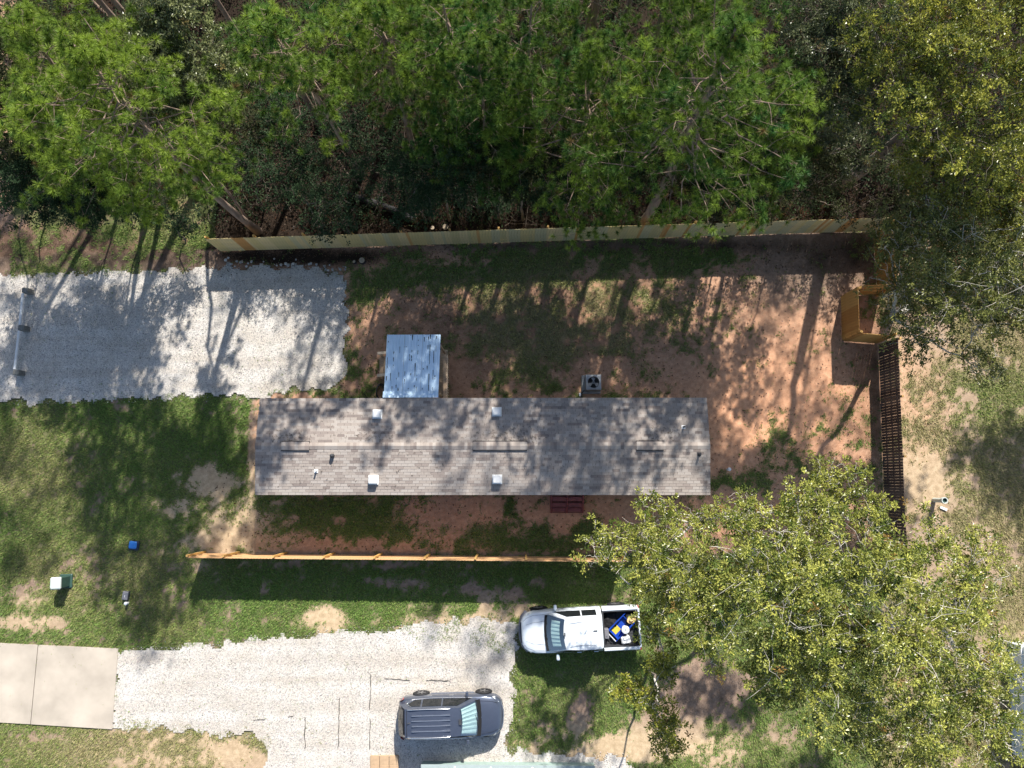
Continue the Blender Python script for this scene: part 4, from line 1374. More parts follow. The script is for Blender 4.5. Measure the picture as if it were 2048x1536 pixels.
def truck():
    a_, b_ = at(1276, 1254, 1.0), at(1045, 1266, 1.0)
    c = (a_ + b_) / 2
    rz = math.atan2(b_[1] - a_[1], b_[0] - a_[0])
    o = thing('pickup_truck', 'white crew cab pickup truck with a loaded open bed at the edge of the oak', 'truck', (c[0], c[1], 0.03), rz)
    st = [body_prof(*q) for q in [(-.98, .975, .40, 1.12, 1.13), (-.4, .98, .38, 1.12, 1.13), (.7, .98, .38, 1.12, 1.13), (1.2, .98, .38, 1.12, 1.14), (1.55, .975, .38, 1.12, 1.19), (2.1, .95, .38, 1.10, 1.17), (2.42, .86, .40, 1.05, 1.11), (2.60, .72, .42, .98, 1.03), (2.70, .56, .48, .88, .92), (2.74, .50, .56, .70, .72)]]
    obj('body', loft(st), M['paint_white'], o, smooth='sharp')
    X = [1.50, .70, -.1, -.75, -.97]
    Z = [1.15, 1.74, 1.82, 1.80, 1.62]
    WB = [.88, .92, .92, .92, .90]
    WT = [.82, .68, .71, .705, .70]
    obj('cabin', loft(cabin(X, Z, WB, WT, 1.1, 0, 0)), M['paint_white'], o, smooth='sharp')
    A, B, C, D = (1.47, .80, 1.165), (1.47, -.80, 1.165), (.73, -.645, 1.735), (.73, .645, 1.735)
    obj('cowl', [patch((1.60, .80, 1.19), (1.60, -.80, 1.19), (1.43, -.80, 1.20), (1.43, .80, 1.20), bulge=.07, lift=(0, 0, .025))], M['black_void'], o)
    up = np.array([0, 0, .055])
    Av, Bv, Cv, Dv = (np.array(q) + up * 1.5 for q in (A, B, C, D))
    obj('dash', [patch(A, B, C, D, 9, 4, bulge=.08, lift=(.0, 0, .016))], M['navy'], o)
    sunshade(o, lerp(lerp(Av, Dv, .22), lerp(Bv, Cv, .22), .08), lerp(lerp(Av, Dv, .22), lerp(Bv, Cv, .22), .92), lerp(lerp(Av, Dv, .78), lerp(Bv, Cv, .78), .94), lerp(lerp(Av, Dv, .78), lerp(Bv, Cv, .78), .06), .08)
    obj('windscreen', [patch(A, B, C, D, 9, 4, bulge=.08, lift=(.014, 0, .075))], M['screen_glass'], o, smooth=True)
    for y in (.25, -.45):
        obj('wiper', tube([(1.55, y - .05, 1.245), (1.42, y + .5, 1.285)], .012, 4), M['black_rubber'], o)
    for y in (-.5, .5):
        obj('roof_seam', [box(-.05, y, 1.822, 1.15, .014, .012)], M['grey_plastic'], o)
    obj('mirror_mount', [box(.76, 0, 1.80, .06, .16, .02)], M['dark_plastic'], o)
    obj('roof_aerial', rbox(-.62, -.10, 1.835, .20, .055, .05, .02), M['dark_plastic'], o)
    obj('rear_window', [patch((-.985, .58, 1.58), (-.985, -.58, 1.58), (-.985, -.66, 1.2), (-.985, .66, 1.2), 5, 3, lift=(-.012, 0, 0))], M['dark_glass'], o)
    for s in (-1, 1):
        def sp(x, t):
            b_ = np.interp(x, X[::-1], WB[::-1])
            t_ = np.interp(x, X[::-1], WT[::-1])
            z = np.interp(x, X[::-1], Z[::-1])
            return (x, s * (lerp(b_, t_, .9 * t) + .012), 1.1 + (z - 1.1) * .86 * t)
        for poly_ in ([(1.16, .12), (.80, .10), (-.02, .10), (-.02, .92), (.62, .92)], [(-.08, .10), (-.74, .10), (-.74, .90), (-.08, .92)]):
            obj('side_window', slab_poly([sp(*q) for q in poly_], s * .006), M['dark_glass'], o)
        m_ = obj('mirror', rbox(1.10, s * 1.10, 1.22, .14, .26, .2, .04), M['paint_white'], o)
        for x in (.1, -.68):
            obj('door_handle', [box(x, s * .985, .95, .2, .03, .04)], M['paint_white'], o)
        obj('head_lamp', slab_poly([(2.56, s * .62, .985), (2.28, s * .88, 1.06), (2.36, s * .88, .93), (2.62, s * .68, .90)], .03, 2), M['clear_lamp'], o)
        obj('tail_lamp', [box(-2.70, s * .93, .98, .06, .1, .3)], M['red_lamp'], o)
        # bed side: rounded outer panel, dark inner liner, cap
        prof = [(.80, 1.13), (.84, 1.17), (.93, 1.16), (.97, 1.10), (.985, .85), (.97, .55), (.94, .45)]
        V = np.array([[(x, s * y, z) for y, z in prof] for x in (-1.04, -1.5, -2.2, -2.68)])
        n, k = V.shape[:2]
        i = np.arange((n - 1) * k).reshape(n - 1, k)[:, :-1]
        obj('bed_side', [(V.reshape(-1, 3), np.stack([i, i + 1, i + k + 1, i + k], -1).reshape(-1, 4), None, 0)], M['paint_white'], o, smooth='sharp')
        obj('bed_liner', [box(-1.86, s * .785, .90, 1.64, .03, .5)], M['dark_plastic'], o)
        obj('hood_line', tube([(1.62, s * .52, 1.205), (2.2, s * .46, 1.165), (2.5, s * .36, 1.09)], .006, 4), M['grey_plastic'], o)
        obj('hood_line', tube([(1.60, s * .80, 1.15), (2.15, s * .78, 1.12), (2.46, s * .66, 1.07), (2.60, s * .52, 1.02)], .006, 4), M['grey_plastic'], o)
        for x in (-1.78, 1.86):
            obj('wheel_arch', [lathe([(.43, -.02), (.43, .02), (.001, .02)], 20)], M['black_void'], o, (x, s * .972, .40)).rotation_euler = (R(90) * -s, 0, 0)
            wheel(o, x, s * .89, .39, .25, s)
    obj('bed_floor', [box(-1.86, 0, .66, 1.64, 1.54, .04)] + [box(-1.86, y, .69, 1.62, .05, .02) for y in np.arange(-.7, .75, .14)], M['dark_plastic'], o)
    obj('bed_front', [box(-1.06, 0, .90, .06, 1.56, .52)], M['dark_plastic'], o)
    obj('tailgate', rbox(-2.71, 0, .88, .09, 1.74, .52, .02), M['paint_white'], o)
    obj('tailgate_liner', [box(-2.645, 0, .90, .03, 1.54, .5)], M['dark_plastic'], o)
    obj('rear_bumper', rbox(-2.76, 0, .5, .14, 1.8, .2, .03), M['chrome'], o)
    obj('grille', [box(2.70, 0, .78, .08, .9, .22)], M['black_void'], o)
    obj('front_bumper', tube([(2.45, .90, .56), (2.66, .66, .56), (2.76, .3, .56), (2.78, 0, .56), (2.76, -.3, .56), (2.66, -.66, .56), (2.45, -.90, .56)], .08, 8), M['grey_plastic'], o, smooth=True)
    W_ = Matrix.Translation((c[0], c[1], .03)) @ Matrix.Rotation(rz, 4, 'Z')
    return W_, rz


TW, TRZ = truck()


def in_bed(x, y, z=.70):
    return tuple(TW @ Vector((x, y, z)))


# what lies in the bed
o = thing('tool_cart', 'deep blue plastic cart lying in the truck bed', 'cart', in_bed(-1.86, -.02), TRZ + .72)
obj('tray', [box(0, 0, .06, .95, .56, .04), box(0, .28, .17, .95, .03, .22), box(0, -.28, .17, .95, .03, .22), box(.46, 0, .17, .03, .53, .22), box(-.46, 0, .17, .03, .53, .22)], M['blue_deep'], o)
obj('label_plate', [box(.22, -.04, .085, .34, .30, .008)], M['yellow'], o)
for s in (-1, 1):
    obj('handle_bar', tube([(.60, s * .30, .22), (0, s * .30, .31), (-.62, s * .30, .30)], .022, 6), M['blue_deep'], o)
obj('cross_bar', tube([(.60, -.3, .22), (.60, .3, .22)], .022, 6), M['pipe_white'], o)
o = thing('paint_bucket', 'round white lidded bucket standing in the blue cart', 'bucket', in_bed(-2.06, .06, .79))
obj('pail', [lathe([(.13, 0), (.155, .34), (.165, .345)], 20)], M['white_pvc'], o, smooth='sharp')
obj('lid', [lathe([(.175, .33), (.18, .365), (.16, .375), (.001, .378)], 22)], M['white_pvc'], o, smooth='sharp')
obj('sticker', [lathe([(.04, .3795), (.001, .381)], 12)], M['green_metal'], o)
o = thing('cooler_box', 'white square container beside the cart in the truck bed', 'container', in_bed(-2.06, .54), TRZ + .12)
obj('body', rbox(0, 0, .16, .40, .33, .32, .05), M['white_pvc'], o)
obj('lid', rbox(0, 0, .33, .42, .35, .06, .05), M['white_metal'], o)
obj('handle', tube([(-.12, -.05, .36), (-.08, -.05, .40), (.08, -.05, .40), (.12, -.05, .36)], .014, 6), M['white_pvc'], o)
o = thing('straw_hat', 'tan straw hat lying in the back corner of the truck bed', 'hat', in_bed(-2.38, -.36, 1.0), .4)
V, F, _, _ = lathe([(.19, .03), (.17, .0), (.10, .01), (.095, .10), (.07, .12), (.001, .10)], 20)
V[:, 2] += .25 * V[:, 0] ** 2 * 6
obj('brim_and_crown', [(V * [1.15, .85, 1], F, None, 0)], M['straw'], o, smooth='sharp')
o = thing('cargo_bin', 'black storage bin under the hat in the truck bed', 'bin', in_bed(-2.36, -.36), TRZ)
obj('body', rbox(0, 0, .14, .44, .5, .28, .03), M['fabric_black'], o)
o = thing('tarp', 'black tarpaulin bunched at the front of the truck bed', 'tarp', in_bed(-1.40, -.38))
X, Y = np.meshgrid(np.linspace(-.30, .32, 18), np.linspace(-.36, .36, 18))
Z = .16 + fbm(X * 4 + 9, Y * 4 + 9, 71) * .28 * np.clip(1.3 - 2.6 * np.maximum(abs(X) / .8, abs(Y) / .9), .1, 1)
n, k = X.shape
i = np.arange((n - 1) * k).reshape(n - 1, k)[:, :-1]
obj('sheet', [(np.stack([X, Y, Z - .12], -1).reshape(-1, 3), np.stack([i, i + 1, i + k + 1, i + k], -1).reshape(-1, 4), None, 0)], M['fabric_black'], o, smooth=True)
o = thing('tool_box', 'flat dark grey tool case against the cab end of the truck bed', 'tool box', in_bed(-1.20, .22), TRZ)
obj('case', rbox(0, 0, .18, .2, .44, .36, .02), M['grey_plastic'], o)
obj('latch', [box(0, .1, .368, .05, .06, .012)], M['chrome'], o)

# ------------------------------------------------------------------ neighbours' buildings
p0, p1 = at(2016, 1284), at(2024, 1492)
nb = thing('white_home', 'white sided home with ribbed skirting showing at the east edge of the picture', 'house', (p0[0], p0[1], 0), math.atan2(p1[1] - p0[1], p1[0] - p0[0]) + math.pi / 2)
Ln = float(np.linalg.norm(p1 - p0))
y = 0.0
while y < Ln - .02:
    obj('skirting_panel', [box(.0, -y - .19, .42, .03, .372, .84)], M['siding_white'], nb)
    y += .38
obj('skirting_panel', [box(4.2, .0, .42, 8.4, .03, .84)], M['siding_white'], nb)
obj('trim_board', [box(-.03, -Ln / 2, .90, .07, Ln + .06, .12)], M['white_metal'], nb)
obj('wall', [box(.04, -Ln / 2, 1.95, .06, Ln, 1.98), box(4.2, -.04, 1.95, 8.3, .06, 1.98)], M['siding_white'], nb)
obj('roof', [quads([[(-.2, .25, 2.95), (-.2, -Ln - .2, 2.95), (4.2, -Ln - .2, 3.6), (4.2, .25, 3.6)], [(4.2, .25, 3.6), (4.2, -Ln - .2, 3.6), (8.6, -Ln - .2, 2.95), (8.6, .25, 2.95)]])], M['white_metal'], nb)

pA, pB = at(842, 1529, .45), at(1190, 1532, .45)
dk = thing('garden_deck', 'pale green painted low deck edge at the south rim of the picture', 'deck', (pA[0], pA[1], 0), math.atan2(pB[1] - pA[1], pB[0] - pA[0]))
Ld = float(np.linalg.norm(pB - pA))
for k_ in range(8):
    obj('deck_board', [box(Ld / 2, -.075 - k_ * .15, .43, Ld, .145, .04)], M['green_roof'], dk)
obj('fascia', [box(Ld / 2, -.03, .2, Ld - .04, .04, .4)], M['green_metal'], dk)
for x in (.1, Ld / 2, Ld - .1):
    obj('post', [box(x, -.2, .2, .1, .1, .4)], M['green_metal'], dk)
for x in (1.55, 3.2, 5.1):
    obj('bolt_cap', [lathe([(.05, .455), (.03, .475), (.001, .48)], 10)], M['white_pvc'], dk, (x, -.12, 0))

# ------------------------------------------------------------------ trees
def curve(a, b, n, sag, r, jit):
    t = np.linspace(0, 1, n)[:, None]
    P = np.asarray(a) * (1 - t) + np.asarray(b) * t
    P[:, 2] += sag * np.sin(t[:, 0] * math.pi)
    if n > 2:
        P[1:-1] += r.normal(0, jit, (n - 2, 3))
    return P


def needle_tufts(P, D, per, L, w, cols, r):
    n = len(P)
    d = r.normal(0, 1, (n, per, 3))
    d /= np.linalg.norm(d, axis=2)[..., None]
    d = d * .95 + D[:, None] * .62
    d /= np.linalg.norm(d, axis=2)[..., None]
    l_ = L * r.uniform(.72, 1.1, (n, per, 1))
    side = np.cross(d, r.normal(0, 1, (n, per, 3)))
    side /= np.linalg.norm(side, axis=2)[..., None] + 1e-9
    side *= w / 2
    b0 = P[:, None] + d * .015
    tip = b0 + d * l_
    tip[..., 2] -= .02
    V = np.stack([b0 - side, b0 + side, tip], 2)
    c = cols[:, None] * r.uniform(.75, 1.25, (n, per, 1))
    C = np.stack([c * .62, c * .62, c * 1.2], 2)  # shaded tuft centre and sunlit tips painted along each needle
    return V.reshape(-1, 3), np.arange(n * per * 3).reshape(-1, 3), C.reshape(-1, 3)


def pine(label, base, top_uv, z_top, z_bot, Rad, seed, tufts=520, per=54, trunk_r=.17, green=0.5, group='loblolly pines in the woods', L=.24):
    r = np.random.default_rng(seed)
    b = at(*base)
    tp = at(*top_uv, z_top)
    o = thing('pine_tree', label, 'tree', (b[0], b[1], 0), 0, group)
    org = np.array([b[0], b[1], 0])
    n = 12
    t = np.linspace(0, 1, n)
    bend = r.normal(0, .12, 2)
    T = np.c_[(tp[0] - b[0]) * t ** 1.15 + bend[0] * np.sin(t * 3.1) * 1.2, (tp[1] - b[1]) * t ** 1.15 + bend[1] * np.sin(t * 3.1) * 1.2, t * z_top]
    T[0, 2] = -.1
    rad = trunk_r * (1 - t * .86)
    rad[0] *= 1.35
    wood = tube(T, rad, 9)
    tr = obj('trunk', wood, M['bark_pine'], o, smooth=True)
    tufts = int(tufts * 1.8)
    tpb = 24
    n_br = max(12, int(tufts / 22))
    P, D, br, PG = [], [], [], []
    for k in range(n_br):
        f = (k + r.uniform(0, 1)) / n_br
        z = z_bot + (z_top - z_bot) * f ** .9
        q = np.array([np.interp(z, T[:, 2], T[:, i]) for i in range(3)])
        prof = math.sin(min(1, .30 + f * .82) * math.pi) ** .7 * (1.0 if f < .85 else .8)
        Lb = max(.35, Rad * prof * r.uniform(.55, 1.12))
        az = k * 2.4 + r.uniform(-.5, .5)
        up = -.12 + f * .95 + r.normal(0, .12)
        e = q + np.array([math.cos(az), math.sin(az), up * .7]) * Lb
        pth = curve(q, e, 5, -.08 * Lb, r, .05 * Lb)
        r0 = .010 + .010 * Lb
        br += tube(pth, np.linspace(r0, .008, 5), 4, cap=False)
        lat = np.array([-math.sin(az), math.cos(az), 0])
        pads = [(1.0, 0.0, .42)]
        for sg in (-1, 1):
            if r.random() < .85:
                pads.append((r.uniform(.62, .86), sg * r.uniform(.16, .34) * Lb, .29))
        if Lb > 1.2:
            pads.append((r.uniform(.35, .55), r.uniform(-.15, .15) * Lb, .18))
        for s_, lt, wgt in pads:
            c = np.array([np.interp(s_, np.linspace(0, 1, 5), pth[:, i]) for i in range(3)])
            pc = c + lat * lt + np.array([0, 0, .05 * Lb])
            if abs(lt) > .08:
                br += tube(curve(c - (e - q) * .12, pc, 4, .02, r, .02), [.012, .010, .008, .006], 3, cap=False)
            m_ = max(3, int(tpb * wgt * (Lb / (Rad * .75)) * r.uniform(.7, 1.3)))
            sg_ = .13 + .055 * Lb
            pg = r.normal(0, .24)  # tone shift per pad paints sunlit clumps against dim ones
            for j in range(m_):
                off = r.normal(0, 1, 3) * [1, 1, .55] * sg_
                p_ = pc + off
                if j % 4 == 0:
                    br += tube([pc - off * .1, pc + off * .55 - [0, 0, .02], p_], [.007, .006, .004], 3, cap=False)
                P.append(p_)
                PG.append(pg)
                dd = off / (np.linalg.norm(off) + 1e-6) * .55 + (e - q) / Lb * .3 + np.array([0, 0, .7])
                D.append(dd / np.linalg.norm(dd))
    obj('limb', br, M['bark_pine'], o, smooth=True)
    P, D = np.array(P), np.array(D)
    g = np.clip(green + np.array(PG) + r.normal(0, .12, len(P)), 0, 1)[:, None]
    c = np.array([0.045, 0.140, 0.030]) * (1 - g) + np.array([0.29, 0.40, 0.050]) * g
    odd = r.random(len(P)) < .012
    c[odd] = [0.20, 0.14, 0.05]
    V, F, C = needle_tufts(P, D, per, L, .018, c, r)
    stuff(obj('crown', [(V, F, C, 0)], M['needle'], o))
    return o


def leaf_cloud(P, D, per, L, W, cols, r, flat=1.25):
    """rosettes of folded leaves (two triangles each) round the twig ends P"""
    n = len(P)
    d = r.normal(0, 1, (n, per, 3)) * [1, 1, .55]
    d /= np.linalg.norm(d, axis=2)[..., None]
    d = d + D[:, None] * .35
    d /= np.linalg.norm(d, axis=2)[..., None]
    up = np.array([0, 0, 1.0]) * flat + r.normal(0, .42, (n, per, 3))
    side = np.cross(d, up)
    side /= np.linalg.norm(side, axis=2)[..., None] + 1e-9
    nrm = np.cross(side, d)
    l_ = L * r.uniform(.65, 1.2, (n, per, 1))
    w_ = W * r.uniform(.75, 1.25, (n, per, 1))
    b0 = P[:, None] + d * r.uniform(0, .10, (n, per, 1)) + r.normal(0, .03, (n, per, 3))
    tip = b0 + d * l_ - nrm * l_ * .18
    m1 = b0 + d * l_ * .55 + side * w_ / 2 + nrm * w_ * .22
    m2 = b0 + d * l_ * .55 - side * w_ / 2 + nrm * w_ * .22
    V = np.stack([b0, m1, tip, m2], 2).reshape(-1, 3)
    i = np.arange(n * per)[:, None] * 4
    F = np.concatenate([i + [0, 1, 2], i + [0, 2, 3]], 0)
    c = cols[:, None] * r.uniform(.72, 1.28, (n, per, 1))
    return V, F, np.repeat(c.reshape(-1, 3), 4, 0)


def hardwood(name, label, cat, base, blobs, seed, pal, trunk_r=.2, fork=.4, clusters=70, per=16, L=.118, W=.052, bark='bark_oak', limb='bark_pale', group=None, density=1.0, expose=.20, leafm='leaf', rs=1.0):
    r = np.random.default_rng(seed)
    b = at(*base)
    org = np.array([b[0], b[1], 0])
    o = thing(name, label, cat, (b[0], b[1], 0), 0, group)
    B = [(at(u, v, z) - org, rr * rs) for u, v, z, rr in blobs]
    zc = np.array([q[0] for q in B])
    cen = zc.mean(0)
    zf = max(.5, zc[:, 2].min() * fork)
    fk = np.array([cen[0] * .18, cen[1] * .18, zf])
    if trunk_r > .04:
        obj('trunk', tube(curve((0, 0, -.1), fk, 6, 0, r, .04), np.linspace(trunk_r * 1.2, trunk_r * .70, 6), 10), M[bark], o, smooth=True)
    P, D = [], []
    order = np.argsort([np.linalg.norm(q[0] - fk) for q in B])
    nodes_ = [(fk, trunk_r * .7)]
    for bi in order:
        c, rr = B[bi]
        # grow from the nearest earlier node that lies lower / nearer the trunk
        best = min(nodes_, key=lambda q: np.linalg.norm(q[0] - c) + .35 * np.linalg.norm(q[0] - fk) + (3 if q[0][2] > c[2] + .5 else 0))
        r0 = min(best[1], max(.03, trunk_r * .62))
        p0 = best[0]
        end = c - np.array([0, 0, rr * .25])
        pth = curve(p0, end, 7, .03 * np.linalg.norm(end - p0), r, .07 * max(.6, np.linalg.norm(end - p0) * .22))
        wd = tube(pth, np.linspace(r0, max(.016, r0 * .45), 7), 6, cap=False)
        nodes_.append((pth[-1], max(.03, r0 * .55)))
        nodes_.append((pth[4], max(.03, r0 * .7)))
        nsub = max(5, int(7 + rr * 5))
        ncl = int(clusters * 1.9 * density * (rr / 1.6) ** 2)
        subs = []
        for k in range(nsub):
            d = r.normal(0, 1, 3)
            d[2] = abs(d[2]) * .7 - .15
            d /= np.linalg.norm(d)
            e = c + d * rr * r.uniform(.65, 1.08) * [1, 1, .72]
            st = pth[r.integers(4, 7)]
            sp_ = curve(st, e, 6, .05, r, .075 * rr)
            wd += tube(sp_, np.linspace(max(.013, r0 * .28), .007, 6), 4, cap=False)
            subs.append(sp_)
            for q in range(3):
                s0 = sp_[r.integers(2, 6)]
                e2 = s0 + r.normal(0, 1, 3) * [1, 1, .5] * rr * .28 + [0, 0, .05]
                wd += tube(curve(s0, e2, 4, .02, r, .04), [.008, .006, .005, .003], 3, cap=False)
                subs.append(np.array([s0, s0, s0 * .5 + e2 * .5, e2, e2, e2]))
        obj('limb', wd, M[limb], o, smooth=True)
        per_sub = max(2, ncl // len(subs))
        for sp_ in subs:
            if r.random() < expose:
                continue
            mcl = max(1, int(per_sub * r.uniform(.5, 1.6)))
            kk = r.integers(2, 6, mcl)
            pts = sp_[kk] + r.normal(0, 1, (mcl, 3)) * [1, 1, .6] * (.11 + .055 * rr)
            P.append(pts)
            dd = pts - c + [0, 0, .4 * rr]
            D.append(dd / (np.linalg.norm(dd, axis=1)[:, None] + 1e-6))
    P, D = np.concatenate(P), np.concatenate(D)
    t = np.clip(r.normal(.48, .36, len(P)), 0, 1)[:, None]
    lo, hi = np.array(pal[0]), np.array(pal[1])
    c = lo * (1 - t) + hi * t
    if len(pal) > 2:
        odd = r.random(len(P)) < .015
        c[odd] = pal[2]
    V, F, C = leaf_cloud(P, D, per, L, W, c, r)
    stuff(obj('crown', [(V, F, C, 0)], M[leafm], o))
    return o


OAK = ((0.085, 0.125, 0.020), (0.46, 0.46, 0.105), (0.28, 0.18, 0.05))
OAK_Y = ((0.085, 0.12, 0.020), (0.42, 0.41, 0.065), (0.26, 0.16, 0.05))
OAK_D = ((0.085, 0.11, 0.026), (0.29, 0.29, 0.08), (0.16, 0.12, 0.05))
GUM = ((0.060, 0.082, 0.034), (0.150, 0.165, 0.075), (0.20, 0.15, 0.06))
SHR = ((0.022, 0.048, 0.020), (0.058, 0.095, 0.045), (0.10, 0.085, 0.04))
OLV = ((0.035, 0.046, 0.018), (0.085, 0.090, 0.036), (0.15, 0.10, 0.045))

G1 = 'pines in front of the woods'
pine('big bright yellow-green pine whose bare trunk rises from the west end of the back fence', (515, 462), (150, 90), 16.5, 10.2, 3.6, 101, tufts=760, green=.88, trunk_r=.19, group=G1)
pine('low spray of pine beside the trunk at the west end of the back fence', (505, 458), (385, 318), 8.2, 5.2, 1.1, 102, tufts=110, green=.6, trunk_r=.09, group=G1)
pine('dark pine overhanging the west lawn beyond the gravel pad', (330, 400), (40, 200), 12.5, 5.0, 3.0, 103, tufts=460, green=.50, trunk_r=.15, group=G1)
pine('tall pine with a bare slanting trunk above the shrubs by the fence', (720, 345), (530, 40), 15.0, 9.8, 2.5, 104, tufts=520, green=.60, trunk_r=.19, group=G1)
pine('pine with thin curved dead twigs above its long bare trunk', (830, 310), (750, 10), 13.5, 8.8, 2.5, 105, tufts=480, green=.62, trunk_r=.17, group=G1)
pine('small young blue-green pine standing alone before the dark understorey', (898, 440), (850, 235), 9.4, 5.2, 1.15, 106, tufts=150, green=.42, trunk_r=.06, group=G1, L=.20)
pine('shaded dark green pine left of the largest pine crown', (985, 395), (950, 60), 13.5, 5.5, 2.4, 107, tufts=420, green=.28, trunk_r=.15, group=G1)
pine('largest broad pine crown above the middle of the back fence', (1120, 425), (1180, 110), 13.0, 4.6, 3.6, 108, tufts=820, green=.48, trunk_r=.19, group=G1)
pine('massive pine with a thick straight trunk touching the back fence', (1287, 452), (1470, 60), 17.0, 8.6, 3.7, 109, tufts=820, green=.48, trunk_r=.27, group=G1)
pine('pine with dead grey branches at the east side of the pine stand', (1440, 400), (1590, 180), 12.5, 4.5, 2.6, 110, tufts=480, green=.50, trunk_r=.15, group=G1)
for k, (bb, tt, lb) in enumerate((((1060, 380), (1070, -80), 'pine crown cut by the top of the picture above the largest pine'), ((930, 360), (870, -60), 'pine crown cut by the top of the picture left of the shaded pine'),
        ((1330, 390), (1390, -40), 'pine crown at the top of the picture beside the massive pine'), 
        ((300, 380), (30, 30), 'bright pine crown in the top west corner of the picture'))):
    pine(lb, bb, tt, 15.5, 7.0, 2.4, 160 + k, tufts=430, green=[.4, .4, .5, .7][k], trunk_r=.14, group=G1)
G2 = 'tall pines deep in the woods'
rb = [(640, 250, 21, 15), (800, 215, 13.5, 6.5), (1000, 240, 13, 7), (1160, 255, 26, 13), (1330, 270, 21, 11), (1500, 290, 19, 10), (270, 300, 25, 15), (60, 330, 25, 14), (450, 255, 22, 15), (-120, 420, 19, 9), (900, 300, 13, 7), (1240, 330, 25, 13),
      (-330, 330, 21, 11), (-60, 240, 24, 13), (1700, 240, 18, 10), (-200, 480, 19, 9), (-420, 450, 19, 9), (160, 240, 26, 15)]
for k, (u, v, z, zb) in enumerate(rb):
    w_ = at(u, v)
    big = k in (6, 7, 8, 17, 12, 13)
    pine('tall pine standing deep in the woods behind the fence', (u, v), (1042 + (u - 1042) * 35 / (35 - z) + 10 * (k % 3), 965 + (v - 965) * 35 / (35 - z)), z, zb, 4.0 if big else 3.3, 130 + k, tufts=400 if big else 240, per=28, green=.45, trunk_r=.17, group=G2, L=.34)

G3 = 'pines added far back in the woods for shade'  # added behind the visible trees so their crowns shade the yard
for k, (x, y) in enumerate([(-25, 21), (-22.5, 25), (-19, 21.5), (-17, 26), (-14, 22), (-5, 24.5), (-2.5, 21.5), (0.5, 25), (3, 21), (5.5, 24), (8, 21.5), (10, 26), (12.5, 22.5), (16, 25), (19, 21), (-29, 18), (-1, 28), (6, 28.5)]):
    u, v = (float(q) for q in to_px(np.array(float(x)), np.array(float(y))))
    z = 16.5 + (k * 7 % 5) * .8
    pine('pine added far back in the woods, mostly unseen, to shade the yard', (u, v), (1042 + (u - 1042) * 35 / (35 - z), 965 + (v - 965) * 35 / (35 - z)), z, 6.5, 3.7, 180 + k, tufts=230, per=22, green=.40, trunk_r=.15, group=G3, L=.42)

hardwood('gum_tree', 'pale leaved tree between the bright pine and the slanting pine trunk', 'tree', (455, 318), [(330, 85, 12.5, 1.5), (395, 140, 12, 1.3), (355, 195, 11, 1.2), (285, 175, 11, 1.1), (270, 60, 12, 1.1), (420, 215, 10, .8), (330, 20, 13, 1.2)], 201, ((0.10, 0.125, 0.045), (0.30, 0.32, 0.14), (0.24, 0.19, 0.07)), trunk_r=.16, clusters=260, L=.13, W=.062, limb='bark_oak', expose=.05)
hardwood('gum_tree', 'dark small leaved tree between the pines and the yellow oak', 'tree', (1478, 407), [(1680, 60, 12, 1.9), (1650, 150, 11, 1.8), (1730, 170, 11, 1.7), (1640, 250, 9, 1.4), (1710, 290, 8, 1.3), (1640, 20, 12, 1.3), (1590, 300, 7, 1.1)], 202, GUM, trunk_r=.16, clusters=170, L=.11, W=.055, limb='bark_oak')
hardwood('oak_tree', 'yellow-green oak leaning over the woods with a heavy dark trunk', 'tree', (1672, 378), [(1850, 150, 12.5, 2.2), (1950, 250, 12, 2.2), (1790, 60, 13, 1.8), (1900, 40, 13, 2.1), (2010, 110, 13, 2.1), (1970, 360, 10, 1.8), (1880, 340, 9.5, 1.5), (2040, 260, 12, 1.8), (1850, 255, 10.5, 1.2), (2040, 400, 9, 1.5), (2060, 20, 13, 1.8), (2110, 420, 9, 1.8), (2065, 330, 10, 1.5), (1985, 435, 9, 1.2)], 203, OAK_Y, trunk_r=.30, clusters=155, limb='bark_oak', fork=.86)
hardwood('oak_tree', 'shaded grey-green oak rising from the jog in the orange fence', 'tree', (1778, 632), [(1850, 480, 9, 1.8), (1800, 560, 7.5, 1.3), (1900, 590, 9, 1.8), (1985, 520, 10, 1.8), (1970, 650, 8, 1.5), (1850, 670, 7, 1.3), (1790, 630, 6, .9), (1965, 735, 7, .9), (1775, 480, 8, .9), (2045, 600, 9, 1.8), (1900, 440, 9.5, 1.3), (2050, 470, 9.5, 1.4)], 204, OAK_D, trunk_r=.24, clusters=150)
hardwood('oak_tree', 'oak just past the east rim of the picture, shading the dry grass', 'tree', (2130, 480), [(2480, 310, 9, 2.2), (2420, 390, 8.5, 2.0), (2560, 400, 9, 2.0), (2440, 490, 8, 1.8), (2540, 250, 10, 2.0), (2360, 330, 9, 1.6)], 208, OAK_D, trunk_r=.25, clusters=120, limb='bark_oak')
hardwood('oak_tree', 'broad sunlit oak west of the brown fence reaching over the pickup truck', 'tree', (1500, 1145), [(1265, 1090, 8, 1.4), (1185, 1090, 7, .95), (1330, 1035, 7.5, 1.15), (1380, 1130, 9.5, 1.7), (1500, 1110, 11, 1.9), (1610, 1075, 11, 1.7), (1440, 1230, 10, 1.8), (1560, 1215, 12, 2.0), (1700, 985, 8, 1.35), (1600, 1010, 7.5, 1.1), (1505, 1030, 6.5, 1.1), (1750, 1050, 8, 1.1), (1340, 1190, 8.5, 1.1), (1390, 1045, 6, .8), (1260, 1170, 6.5, .8), (1660, 940, 7.5, .7)], 205, OAK, trunk_r=.26, clusters=190, rs=.90)
